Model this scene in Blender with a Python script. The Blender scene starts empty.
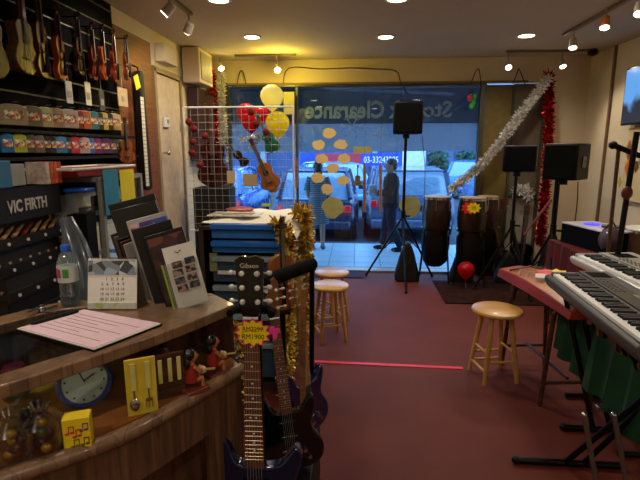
import bpy, bmesh, math, random
from mathutils import Matrix, Vector, Euler
random.seed(7)
S = bpy.context.scene
C = S.collection
PI = math.pi
# ------------------------------------------------------------------ camera, world, light, exposure
F, H = 470.0, 1.65
PITCH = math.atan(90 / 470); YAW = math.atan(36 / math.hypot(470, 90))
cam = bpy.data.cameras.new('camera'); co = bpy.data.objects.new('camera', cam); C.objects.link(co)
cam.sensor_fit = 'HORIZONTAL'; cam.sensor_width = 36; cam.lens = F / 640 * 36
cam.clip_start = 0.05; cam.clip_end = 300
co.location = (0, 0, H); co.rotation_euler = (PI / 2 - PITCH, 0, YAW)
S.camera = co
w = bpy.data.worlds.new('dusk_sky'); S.world = w; w.use_nodes = True
bg = w.node_tree.nodes['Background']; bg.inputs[0].default_value = (0.32, 0.6, 0.95, 1); bg.inputs[1].default_value = 7.4
S.view_settings.view_transform = 'Standard'; S.view_settings.look = 'None'
S.view_settings.exposure = 0.0; S.view_settings.gamma = 1.0
S.view_settings.use_curve_mapping = False
DOWNLIGHT_W = 55.0; SPOT_W = 16.0

# ------------------------------------------------------------------ helpers
def lin(c):
    return tuple((x / 255 / 12.92) if x / 255 <= 0.04045 else ((x / 255 + 0.055) / 1.055) ** 2.4 for x in c)
MC = {}
def mat(name, rgb, rough=0.6, metal=0.0, noise=0.12, scale=12.0, spec=0.4, emit=None, es=0.0, bump=0.0, coat=0.0):
    if name in MC: return MC[name]
    m = bpy.data.materials.new(name); m.use_nodes = True; MC[name] = m
    nt = m.node_tree; b = nt.nodes['Principled BSDF']
    r, g, bl = lin(rgb)
    b.inputs['Roughness'].default_value = rough; b.inputs['Metallic'].default_value = metal
    b.inputs['Specular IOR Level'].default_value = spec
    if coat: b.inputs['Coat Weight'].default_value = coat; b.inputs['Coat Roughness'].default_value = 0.08
    tc = nt.nodes.new('ShaderNodeTexCoord'); n = nt.nodes.new('ShaderNodeTexNoise')
    n.inputs['Scale'].default_value = scale; n.inputs['Detail'].default_value = 4
    nt.links.new(tc.outputs['Object'], n.inputs['Vector'])
    cr = nt.nodes.new('ShaderNodeValToRGB')
    cr.color_ramp.elements[0].position = 0.3; cr.color_ramp.elements[1].position = 0.7
    cr.color_ramp.elements[0].color = (r * (1 - noise), g * (1 - noise), bl * (1 - noise), 1)
    cr.color_ramp.elements[1].color = (min(1, r * (1 + noise)), min(1, g * (1 + noise)), min(1, bl * (1 + noise)), 1)
    nt.links.new(n.outputs['Fac'], cr.inputs['Fac']); nt.links.new(cr.outputs[0], b.inputs['Base Color'])
    if bump:
        bp = nt.nodes.new('ShaderNodeBump'); bp.inputs['Strength'].default_value = bump; bp.inputs['Distance'].default_value = 0.01
        nt.links.new(n.outputs['Fac'], bp.inputs['Height']); nt.links.new(bp.outputs[0], b.inputs['Normal'])
    if emit:
        b.inputs['Emission Color'].default_value = (*lin(emit), 1); b.inputs['Emission Strength'].default_value = es
    return m
def wood(name, c1, c2, rough=0.4, stretch=(1, 1, 14), scale=3.0, coat=0.0):
    if name in MC: return MC[name]
    m = mat(name, c1, rough, coat=coat); nt = m.node_tree
    n = [x for x in nt.nodes if x.type == 'TEX_NOISE'][0]; tc = [x for x in nt.nodes if x.type == 'TEX_COORD'][0]
    mp = nt.nodes.new('ShaderNodeMapping'); mp.inputs['Scale'].default_value = stretch
    nt.links.new(tc.outputs['Object'], mp.inputs[0]); nt.links.new(mp.outputs[0], n.inputs['Vector'])
    n.inputs['Scale'].default_value = scale; n.inputs['Distortion'].default_value = 1.0
    cr = [x for x in nt.nodes if x.type == 'VALTORGB'][0]
    cr.color_ramp.elements[0].color = (*lin(c1), 1); cr.color_ramp.elements[1].color = (*lin(c2), 1)
    return m
def stripes(name, c1, c2, freq, axis='Z', rough=0.7, duty=0.5):
    if name in MC: return MC[name]
    m = mat(name, c1, rough); nt = m.node_tree
    tc = [x for x in nt.nodes if x.type == 'TEX_COORD'][0]; cr = [x for x in nt.nodes if x.type == 'VALTORGB'][0]
    sp = nt.nodes.new('ShaderNodeSeparateXYZ'); nt.links.new(tc.outputs['Object'], sp.inputs[0])
    mu = nt.nodes.new('ShaderNodeMath'); mu.operation = 'MULTIPLY'; mu.inputs[1].default_value = freq
    nt.links.new(sp.outputs[axis], mu.inputs[0])
    fr = nt.nodes.new('ShaderNodeMath'); fr.operation = 'FRACT'; nt.links.new(mu.outputs[0], fr.inputs[0])
    nt.links.new(fr.outputs[0], cr.inputs['Fac']); cr.color_ramp.interpolation = 'CONSTANT'
    cr.color_ramp.elements[0].position = 0; cr.color_ramp.elements[1].position = duty
    cr.color_ramp.elements[0].color = (*lin(c1), 1); cr.color_ramp.elements[1].color = (*lin(c2), 1)
    return m
def blotch(name, cols, scale=25, rough=0.5, coat=0.0):
    """printed artwork: voronoi cells in several colours"""
    if name in MC: return MC[name]
    m = mat(name, cols[0], rough, coat=coat); nt = m.node_tree
    tc = [x for x in nt.nodes if x.type == 'TEX_COORD'][0]; cr = [x for x in nt.nodes if x.type == 'VALTORGB'][0]
    v = nt.nodes.new('ShaderNodeTexVoronoi'); v.inputs['Scale'].default_value = scale
    nt.links.new(tc.outputs['Object'], v.inputs['Vector'])
    sp = nt.nodes.new('ShaderNodeSeparateColor'); nt.links.new(v.outputs['Color'], sp.inputs[0])
    nt.links.new(sp.outputs[0], cr.inputs['Fac']); cr.color_ramp.interpolation = 'CONSTANT'
    cr.color_ramp.elements[0].position = 0
    cr.color_ramp.elements[0].color = (*lin(cols[0]), 1)
    cr.color_ramp.elements[1].position = 1 / len(cols); cr.color_ramp.elements[1].color = (*lin(cols[1]), 1)
    for i, c in enumerate(cols[2:]):
        e = cr.color_ramp.elements.new((i + 2) / len(cols)); e.color = (*lin(c), 1)
    return m
def glassy(name, tint=(235, 242, 245), gloss=0.10, rough=0.02, diffuse=0.0, dcol=(255, 255, 255)):
    """thin pane: see-through with a little mirror reflection and optional milky film"""
    if name in MC: return MC[name]
    m = bpy.data.materials.new(name); m.use_nodes = True; MC[name] = m
    nt = m.node_tree; nt.nodes.clear()
    o = nt.nodes.new('ShaderNodeOutputMaterial'); t = nt.nodes.new('ShaderNodeBsdfTransparent'); g = nt.nodes.new('ShaderNodeBsdfGlossy')
    t.inputs[0].default_value = (*lin(tint), 1); g.inputs['Roughness'].default_value = rough
    mx = nt.nodes.new('ShaderNodeMixShader'); mx.inputs[0].default_value = gloss
    nt.links.new(t.outputs[0], mx.inputs[1]); nt.links.new(g.outputs[0], mx.inputs[2]); last = mx
    if diffuse:
        d = nt.nodes.new('ShaderNodeBsdfDiffuse'); d.inputs[0].default_value = (*lin(dcol), 1)
        tr = nt.nodes.new('ShaderNodeBsdfTranslucent'); tr.inputs[0].default_value = (*lin(dcol), 1)
        a = nt.nodes.new('ShaderNodeMixShader'); nt.links.new(d.outputs[0], a.inputs[1]); nt.links.new(tr.outputs[0], a.inputs[2])
        m2 = nt.nodes.new('ShaderNodeMixShader'); m2.inputs[0].default_value = diffuse
        nt.links.new(mx.outputs[0], m2.inputs[1]); nt.links.new(a.outputs[0], m2.inputs[2]); last = m2
    nt.links.new(last.outputs[0], o.inputs[0]); return m

WM = {}
def ray(px, py):
    x = (px - 320) / F; y = -(py - 240) / F; z = -1; a = PI / 2 - PITCH
    y2 = y * math.cos(a) - z * math.sin(a); z2 = y * math.sin(a) + z * math.cos(a)
    c, s = math.cos(YAW), math.sin(YAW)
    return Vector((x * c - y2 * s, x * s + y2 * c, z2))
def P(px, py, x=None, y=None, z=None):
    d = ray(px, py)
    t = (z - H) / d.z if z is not None else (y / d.y if y is not None else x / d.x)
    return Vector((0, 0, H)) + d * t
def frame(o, xa, za):
    xa = Vector(xa).normalized(); za = Vector(za).normalized(); ya = za.cross(xa).normalized(); xa = ya.cross(za)
    m = Matrix((xa, ya, za)).transposed().to_4x4(); m.translation = Vector(o); return m
def T(x, y, z, rz=0, rx=0, ry=0): return Matrix.Translation((x, y, z)) @ Euler((rx, ry, rz)).to_matrix().to_4x4()
def smooth(pts, k=4, closed=True):
    out = []; n = len(pts); pts = [Vector(p) for p in pts]
    rng = range(n) if closed else range(n - 1)
    for i in rng:
        if closed: a, b, c, d = pts[i - 1], pts[i], pts[(i + 1) % n], pts[(i + 2) % n]
        else: a, b, c, d = pts[max(i - 1, 0)], pts[i], pts[i + 1], pts[min(i + 2, n - 1)]
        for j in range(k):
            t = j / k
            out.append(0.5 * ((2 * b) + (c - a) * t + (2 * a - 5 * b + 4 * c - d) * t * t + (3 * b - a - 3 * c + d) * t ** 3))
    if not closed: out.append(pts[-1])
    return out
class MB:
    def __init__(s, M=None): s.v = []; s.f = []; s.mi = []; s.M = M or Matrix()
    def add(s, vs, fs, m=0):
        k = len(s.v); s.v += [s.M @ Vector(v) for v in vs]; s.f += [[i + k for i in f] for f in fs]; s.mi += [m] * len(fs); return s
    def box(s, c, d, m=0, R=None, taper=1.0):
        x, y, z = d[0] / 2, d[1] / 2, d[2] / 2; c = Vector(c); t = taper
        vs = [Vector(p) for p in ((-x, -y, -z), (x, -y, -z), (x, y, -z), (-x, y, -z), (-x * t, -y * t, z), (x * t, -y * t, z), (x * t, y * t, z), (-x * t, y * t, z))]
        if R is not None:
            if isinstance(R, (int, float)): R = Matrix.Rotation(R, 3, 'Z')
            vs = [R @ v for v in vs]
        return s.add([c + v for v in vs], [(0, 3, 2, 1), (4, 5, 6, 7), (0, 1, 5, 4), (1, 2, 6, 5), (2, 3, 7, 6), (3, 0, 4, 7)], m)
    def tube(s, pts, r, n=8, m=0, closed=False, flat=1.0):
        pts = [Vector(p) for p in pts]; k = len(pts); rs = r if isinstance(r, (list, tuple)) else [r] * k
        vs = []; fs = []; up = None
        for i, p in enumerate(pts):
            t = (pts[(i + 1) % k] - pts[i - 1]) if closed else (pts[min(i + 1, k - 1)] - pts[max(i - 1, 0)])
            t.normalize()
            if up is None: up = t.orthogonal().normalized()
            up = up - t * up.dot(t)
            up = up.normalized() if up.length > 1e-6 else t.orthogonal().normalized()
            q = t.cross(up)
            for j in range(n):
                a = 2 * PI * j / n; vs.append(p + (up * math.cos(a) + q * math.sin(a) * flat) * rs[i])
        for i in range(k if closed else k - 1):
            for j in range(n):
                a, b = i * n, ((i + 1) % k) * n
                fs.append((a + j, a + (j + 1) % n, b + (j + 1) % n, b + j))
        if not closed: fs += [tuple(range(n - 1, -1, -1)), tuple(range((k - 1) * n, k * n))]
        return s.add(vs, fs, m)
    def cyl(s, a, b, r, r2=None, n=14, m=0): return s.tube([a, b], [r, r if r2 is None else r2], n, m)
    def lathe(s, prof, c=(0, 0, 0), n=24, m=0, ring=False):
        c = Vector(c); vs = []; fs = []
        for r, z in prof:
            for j in range(n):
                a = 2 * PI * j / n; vs.append(c + Vector((max(r, 1e-4) * math.cos(a), max(r, 1e-4) * math.sin(a), z)))
        k_ = len(prof)
        for i in range(k_ if ring else k_ - 1):
            i2 = (i + 1) % k_
            for j in range(n): fs.append((i * n + j, i * n + (j + 1) % n, i2 * n + (j + 1) % n, i2 * n + j))
        if not ring: fs += [tuple(range(n - 1, -1, -1)), tuple(range((k_ - 1) * n, k_ * n))]
        return s.add(vs, fs, m)
    def ell(s, c, r, m=0, n=12, R=None):
        c = Vector(c); r = (r, r, r) if isinstance(r, (int, float)) else r; vs = []; fs = []; k = n // 2 + 2
        for i in range(1, k):
            a = PI * i / k
            for j in range(n):
                b = 2 * PI * j / n; v = Vector((r[0] * math.sin(a) * math.cos(b), r[1] * math.sin(a) * math.sin(b), -r[2] * math.cos(a)))
                if R is not None: v = R @ v
                vs.append(c + v)
        for i in range(k - 2):
            for j in range(n): fs.append((i * n + j, i * n + (j + 1) % n, (i + 1) * n + (j + 1) % n, (i + 1) * n + j))
        b0 = Vector((0, 0, -r[2])); b1 = Vector((0, 0, r[2]))
        if R is not None: b0 = R @ b0; b1 = R @ b1
        vs += [c + b0, c + b1]; q = len(vs)
        for j in range(n): fs.append((q - 2, (j + 1) % n, j)); fs.append((q - 1, (k - 2) * n + j, (k - 2) * n + (j + 1) % n))
        return s.add(vs, fs, m)
    def prism(s, out, t, M=None, m=0, z0=0.0, inset=1.0):
        n = len(out); cx = sum(p[0] for p in out) / n; cy = sum(p[1] for p in out) / n; M = M or Matrix()
        vs = [M @ Vector((p[0], p[1], z0)) for p in out] + [M @ Vector((cx + (p[0] - cx) * inset, cy + (p[1] - cy) * inset, z0 + t)) for p in out]
        fs = [tuple(range(n - 1, -1, -1)), tuple(range(n, 2 * n))] + [(i, (i + 1) % n, (i + 1) % n + n, i + n) for i in range(n)]
        return s.add(vs, fs, m)
    def loft(s, secs, m=0, closed=True):
        n = len(secs[0]); vs = [p for q in secs for p in q]; fs = []
        for i in range(len(secs) - 1):
            for j in range(n if closed else n - 1): fs.append((i * n + j, i * n + (j + 1) % n, (i + 1) * n + (j + 1) % n, (i + 1) * n + j))
        if closed: fs += [tuple(range(n - 1, -1, -1)), tuple(range((len(secs) - 1) * n, len(secs) * n))]
        return s.add(vs, fs, m)
    def build(s, name, m, parent=None, world=False, bev=0.0, smooth_=True, sub=0, fix=True):
        me = bpy.data.meshes.new(name); me.from_pydata([tuple(v) for v in s.v], [], s.f)
        ms = m if isinstance(m, (list, tuple)) else [m]
        for x in ms: me.materials.append(x)
        me.polygons.foreach_set('material_index', s.mi)
        if fix:
            bm = bmesh.new(); bm.from_mesh(me); bmesh.ops.recalc_face_normals(bm, faces=bm.faces); bm.to_mesh(me); bm.free()
        me.update()
        if smooth_:
            me.polygons.foreach_set('use_smooth', [True] * len(me.polygons)); me.set_sharp_from_angle(angle=math.radians(38))
        o = bpy.data.objects.new(name, me); C.objects.link(o)
        if parent:
            o.parent = parent; WM[o] = WM.get(parent, Matrix())
            if world: me.transform(WM[o].inverted())
        else:
            xs = [v.co for v in me.vertices]
            c = Vector(((min(v.x for v in xs) + max(v.x for v in xs)) / 2, (min(v.y for v in xs) + max(v.y for v in xs)) / 2, min(v.z for v in xs)))
            me.transform(Matrix.Translation(-c)); o.location = c; WM[o] = Matrix.Translation(c)
        if bev:
            b = o.modifiers.new('bevel', 'BEVEL'); b.width = bev; b.segments = 2; b.limit_method = 'ANGLE'; b.angle_limit = math.radians(40)
        if sub:
            b = o.modifiers.new('sub', 'SUBSURF'); b.levels = sub; b.render_levels = sub
        return o
def thing(name, label, cat, M=None, group=None):
    o = bpy.data.objects.new(name, None); C.objects.link(o); o.empty_display_size = 0.1
    M = M if isinstance(M, Matrix) else Matrix.Translation(Vector(M or (0, 0, 0)))
    l, r, sc = M.decompose(); o.location = l; o.rotation_euler = r.to_euler()
    WM[o] = Matrix.Translation(l) @ r.to_matrix().to_4x4()
    o['label'] = label; o['category'] = cat
    if group: o['group'] = group
    return o
def tag(o, label, cat, group=None, kind=None):
    o['label'] = label; o['category'] = cat
    if group: o['group'] = group
    if kind: o['kind'] = kind
    return o
def struct(o): o['kind'] = 'structure'; return o
def text(name, s_, size, m, fr, parent, ext=0.0006, align='CENTER', sx=1.0, world=True, space=1.0, bold=0.0):
    cu = bpy.data.curves.new(name, 'FONT'); cu.body = s_; cu.size = size; cu.extrude = ext; cu.align_x = align; cu.align_y = 'CENTER'
    cu.space_character = space; cu.resolution_u = 2; cu.offset = size * bold
    t = bpy.data.objects.new('tmp', cu); C.objects.link(t); bpy.context.view_layer.update()
    me = bpy.data.meshes.new_from_object(t.evaluated_get(bpy.context.evaluated_depsgraph_get()))
    bpy.data.objects.remove(t); bpy.data.curves.remove(cu)
    me.name = name; me.transform(fr @ Matrix.Diagonal((sx, 1, 1, 1)))
    me.materials.clear(); me.materials.append(m)
    o = bpy.data.objects.new(name, me); C.objects.link(o); o.parent = parent; WM[o] = WM[parent]
    if world: me.transform(WM[parent].inverted())
    return o
def copy_tree(o, parent=None):
    c = o.copy(); C.objects.link(c)
    if parent: c.parent = parent
    for ch in list(o.children): copy_tree(ch, c)
    return c
def place(o, M, label=None, scale=1.0):
    l, r, sc = M.decompose(); o.location = l; o.rotation_euler = r.to_euler(); o.scale = (scale,) * 3
    if label: o['label'] = label
def slab(name, c, d, m, R=None, bev=0.0, parent=None): return MB().box(c, d, 0, R).build(name, m, parent, world=True, bev=bev)
def tinsel(name, pts, r, n, mats, label, seed=1, wd=0.006, ln=0.03):
    rnd = random.Random(seed); mb = MB(); pts = [Vector(p) for p in pts]
    seg = [(pts[i + 1] - pts[i]).length for i in range(len(pts) - 1)]; tot = sum(seg)
    mb.tube(pts, 0.004, 6, 0)
    for i in range(n):
        q = rnd.random() * tot; k = 0
        while k < len(seg) - 1 and q > seg[k]: q -= seg[k]; k += 1
        p = pts[k].lerp(pts[k + 1], min(1, q / seg[k]))
        d = Vector((rnd.gauss(0, 1), rnd.gauss(0, 1), rnd.gauss(0, 1))).normalized()
        e = p + d * r * rnd.uniform(0.6, 1.1); s_ = d.cross(Vector((rnd.gauss(0, 1), rnd.gauss(0, 1), rnd.gauss(0, 1)))).normalized() * wd
        b = p + d * max(0, r - ln) * 0.3
        mb.add([b - s_, b + s_, e + s_, e - s_], [(0, 1, 2, 3)], rnd.randrange(len(mats)))
    return tag(mb.build(name, mats, smooth_=False, fix=False), label, 'tinsel garland')

# ------------------------------------------------------------------ common materials
BLK = mat('black_plastic', (14, 13, 14), 0.5, spec=.2); BLKM = mat('black_metal', (20, 20, 22), 0.35, 0.6); GLOSSBLK = mat('gloss_black', (10, 10, 12), 0.12, coat=0.6)
CHR = mat('chrome', (200, 200, 205), 0.2, 1.0); WHT = mat('white_plastic', (215, 212, 205), 0.4); WIRE = mat('grid_wire', (170, 165, 155), .4, .3); PAPER = mat('white_paper', (225, 222, 215), 0.8, noise=0.05)
GREYM = mat('brushed_aluminium', (150, 146, 138), 0.35, 0.2); RED = mat('red_plastic', (170, 24, 22), 0.4); BLU = mat('blue_plastic', (28, 88, 190), 0.35)
YEL = mat('yellow_card', (235, 205, 30), 0.6); CREAM = mat('cream_wall_paint', (216, 200, 170), 0.85, noise=0.04, scale=3)
CEIL = mat('ceiling_paint', (196, 180, 150), 0.9, noise=0.03, scale=2)
CLEAR = glassy('clear_glass', gloss=0.07); ACRY = glassy('clear_acrylic', (246, 248, 248), 0.08, 0.05, 0.05)
DARKW = wood('dark_brown_wood', (44, 26, 18), (84, 52, 36), 0.35, coat=0.3)
# ------------------------------------------------------------------ room shell
def carpet():
    m = mat('maroon_carpet', (94, 34, 22), 0.75, noise=0.16, scale=2.2, bump=0.1, spec=0.35)
    return m
struct(slab('floor', (0.45, 2.2, -0.03), (4.9, 8.4, 0.06), carpet()))
struct(slab('ceiling', (0.45, 2.2, 2.84), (4.9, 8.4, 0.08), CEIL))
struct(slab('wall_left', (-2.04, 2.2, 1.4), (0.08, 8.4, 2.8), CREAM))
struct(slab('wall_right', (2.94, 2.2, 1.4), (0.08, 8.4, 2.8), CREAM))
struct(slab('wall_back', (0.45, -2.04, 1.4), (4.9, 0.08, 2.8), CREAM))
struct(slab('wall_front_header', (0.45, 6.45, 2.645), (4.9, 0.12, 0.31), CREAM))
struct(slab('wall_front_right', (2.65, 6.45, 1.245), (0.5, 0.12, 2.49), CREAM))
struct(slab('wall_front_left', (-1.865, 6.45, 1.245), (0.27, 0.12, 2.49), mat('dark_pilaster_paint', (120, 100, 84), 0.8)))  # pilaster in a darker brown than the cream walls
struct(slab('trim_header', (0.2, 6.375, 2.5), (3.9, 0.03, 0.025), mat('dull_tan_trim', (130, 104, 70), 0.5)))
struct(slab('trim_floor_sill', (0.3, 6.40, 0.012), (4.1, 0.22, 0.03), mat('threshold_metal', (150, 140, 130), 0.4, 0.5)))
struct(slab('trim_right_conduit', (2.885, 5.8, 1.4), (0.025, 0.03, 2.8), mat('conduit_shade', (120, 92, 66), 0.6)))
# shopfront glass
FR = mat('shopfront_frame', (84, 84, 74), 0.4, 0.5)
struct(slab('window_1', (-0.05, 6.44, 1.23), (3.26, 0.012, 2.42), glassy('shop_window_glass', (214, 228, 240), 0.06, 0.01)))
mb = MB(); mb.box((1.61, 6.42, 1.24), (0.06, 0.08, 2.46)); mb.box((2.0, 6.42, 1.24), (0.025, 0.08, 2.46)); mb.box((2.39, 6.42, 1.24), (0.03, 0.08, 2.46)); mb.box((-1.71, 6.42, 1.24), (0.05, 0.08, 2.46)); mb.box((0, 6.42, 2.475), (3.3, 0.08, 0.02))
mb.box((-0.79, 6.41, 1.24), (0.03, 0.05, 2.46))
struct(mb.build('trim_window_frame', FR))
struct(slab('wall_front_olive_panel', (1.81, 6.45, 1.24), (0.36, 0.03, 2.46), mat('olive_board', (116, 98, 46), 0.5)))
struct(slab('wall_front_grey_panel', (2.195, 6.45, 1.76), (0.37, 0.03, 1.44), mat('grey_brown_board', (112, 98, 84), 0.5)))
struct(slab('wall_front_pale_panel', (2.195, 6.45, 0.52), (0.37, 0.03, 1.04), mat('pale_grey_board', (172, 164, 152), 0.6)))
mb = MB(); mb.box((2.195, 6.425, 1.04), (0.37, 0.03, 0.04)); mb.box((2.195, 6.425, 1.4), (0.37, 0.02, 0.02)); struct(mb.build('trim_panel_rails', FR))
# thin dark sheet painting the vague floor shade by the window
tag(slab('floor_shade_sheet', (1.75, 5.45, 0.006), (1.5, .9, 0.012), mat('floor_shade_paint', (46, 26, 22), 1.0, noise=.35, scale=9, spec=.05)), 'dark sheet painted as floor shade under the drum row by the window', 'mat')
tag(slab('door_mat', (-0.45, 6.12, 0.006), (1.15, 0.3, 0.012), mat('navy_mat', (40, 24, 46), 0.9)), 'thin dark purple mat strip along the foot of the window', 'mat')
a = P(307, 361, z=0.004); b = P(463, 368, z=0.004)
tag(slab('floor_tape', ((a.x + b.x) / 2, (a.y + b.y) / 2, 0.003), ((b - a).length, 0.04, 0.004), mat('red_tape', (214, 38, 50), 0.5), R=math.atan2(b.y - a.y, b.x - a.x)), 'strip of bright red tape stuck across the maroon floor', 'tape')
# door in the left wall
DR = mat('door_paint', (196, 176, 148), 0.5)
mb = MB().box((-1.985, 5.0, 1.2), (0.03, 0.62, 2.38)); d1 = struct(mb.build('door_1', DR, bev=0.004))
mb = MB(); mb.box((-1.98, 4.66, 1.22), (0.05, 0.05, 2.44)); mb.box((-1.98, 5.34, 1.22), (0.05, 0.05, 2.44)); mb.box((-1.98, 5.0, 2.43), (0.05, 0.72, 0.05)); struct(mb.build('trim_1', mat('door_frame', (150, 124, 94), 0.5)))
hk = MB(); hk.cyl((-1.97, 4.76, 1.62), (-1.93, 4.76, 1.62), 0.012); hk.ell((-1.915, 4.76, 1.62), 0.024); hk.build('door_handle', CHR, d1, world=True)
hg = MB(); hg.box((-1.965, 5.28, 1.9), (0.012, 0.02, 0.1)); hg.build('hinge', GREYM, d1, world=True); hg = MB(); hg.box((-1.965, 5.28, 1.05), (0.012, 0.02, 0.1)); hg.build('hinge', GREYM, d1, world=True)

# ------------------------------------------------------------------ outside
tiles = mat('pale_blue_pavement_tiles', (176, 190, 196), 0.35, noise=0.08, scale=3, spec=0.5)
nt = tiles.node_tree; br = nt.nodes.new('ShaderNodeTexBrick'); br.offset = 0; br.inputs['Scale'].default_value = 1.0
br.inputs['Color1'].default_value = (*lin((176, 192, 200)), 1); br.inputs['Color2'].default_value = (*lin((160, 180, 192)), 1); br.inputs['Mortar'].default_value = (*lin((110, 125, 140)), 1)
br.inputs['Mortar Size'].default_value = 0.01; br.inputs['Brick Width'].default_value = 0.4; br.inputs['Row Height'].default_value = 0.4
nt.links.new([x for x in nt.nodes if x.type == 'TEX_COORD'][0].outputs['Object'], br.inputs['Vector']); nt.links.new(br.outputs[0], nt.nodes['Principled BSDF'].inputs['Base Color'])
struct(slab('floor_walkway', (0, 7.62, -0.13), (16, 2.2, 0.1), tiles))
struct(slab('floor_street', (0, 26, -0.3), (70, 35, 0.1), mat('asphalt', (66, 68, 74), 0.8, noise=0.2, scale=4)))
struct(slab('trim_kerb', (0, 8.8, -0.17), (16, 0.16, 0.18), mat('kerb_concrete', (60, 58, 70), 0.8)))
struct(slab('ceiling_canopy', (0, 7.7, 3.0), (16, 2.4, 0.12), mat('canopy_soffit', (150, 155, 165), 0.8)))
SIGNB = mat('shop_building', (96, 110, 140), 0.8, noise=0.1, scale=0.6)
bd = thing('building', 'long bluish shop building across the street behind the parked cars', 'building', (0, 30, -0.25))
MB().box((0, 30, 2.6), (60, 3, 5.7)).build('facade', SIGNB, bd, world=True)
mb = MB()
for i in range(-12, 13): mb.box((i * 2.2, 28.45, 1.35), (1.7, 0.1, 2.4))
mb.build('shutters', mat('shop_shutters', (60, 80, 120), 0.5), bd, world=True)
mb = MB(); [mb.box((i * 6.6 + 1.1, 28.2, 2.3), (0.3, 0.4, 5.1)) for i in range(-4, 5)]; mb.build('columns', mat('building_columns', (150, 158, 170), 0.7), bd, world=True)
# sign across the street
sg = P(348, 160, y=20.0); sb = thing('shop_sign', 'red and blue shop sign with white phone number across the street', 'sign', (sg.x, 20, -0.25))
w0 = P(300, 160, y=20).x; w1 = P(401, 160, y=20).x
MB().box(((w0 + w1) / 2, 20.1, sg.z + 0.02), (w1 - w0, 0.12, 0.52)).build('board', mat('sign_blue', (36, 66, 190), 0.4, emit=(30, 60, 200), es=0.15), sb, world=True)
MB().box((P(338, 160, y=20).x, 20.02, sg.z + 0.02), (1.9, 0.06, 0.5)).build('red_panel', mat('sign_red', (190, 40, 60), 0.4, emit=(200, 30, 50), es=0.15), sb, world=True)['label'] = 'red sign panel'
text('lettering', '03-33243285', 0.38, mat('sign_white', (240, 240, 250), 0.5, emit=(230, 235, 255), es=0.6), frame((P(381, 162, y=20).x, 19.98, sg.z), (1, 0, 0), (0, -1, 0)), sb, sx=0.72)
for x in (w0 + 0.1, w1 - 0.1): MB().cyl((x, 20.1, -0.25), (x, 20.1, sg.z + 0.2), 0.05).build('post', GREYM, sb, world=True)
# white pillar outside
q = P(414, 150, y=12.5); tag(MB().box((q.x, 12.5, 0.8), (0.55, 0.4, 2.1)).build('pillar', mat('pillar_white', (240, 228, 205), 0.7), bev=0.02), 'cream square pillar standing behind the dark parked van', 'pillar')
# trees over the far cars
leaf = mat('dusk_foliage', (46, 78, 60), 0.8, noise=0.4, scale=2)
for i, (px, hh) in enumerate([(438, 1.1), (467, 1.0), (497, 1.2)]):
    q = P(px, 157, y=24); t = thing('roadside_bush', ['dark green bush left of the three beyond the far cars', 'dark green bush in the middle beyond the far cars', 'dark green bush nearest the window frame beyond the far cars'][i], 'bush', (q.x, 24, -0.25), 'bushes beyond the cars')
    mb = MB(); rnd = random.Random(i)
    for k in range(260):
        a = rnd.random() * 2 * PI; rr = rnd.random() ** 0.5 * .5; p = Vector((q.x + rr * math.cos(a), 24 + rr * math.sin(a), 0.5 + rnd.random() * 1.25 * (1 - 0.5 * rr)))
        d = Vector((rnd.gauss(0, 1), rnd.gauss(0, 1), rnd.gauss(0, 1))).normalized() * 0.16; e = d.orthogonal().normalized() * 0.1
        mb.add([p - d, p + e, p + d, p - e], [(0, 1, 2, 3)])
    mb.build('foliage', leaf, t, world=True, smooth_=False, fix=False); MB().cyl((q.x, 24, -0.25), (q.x, 24, 0.9), 0.07).build('trunk', DARKW, t, world=True)

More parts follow.
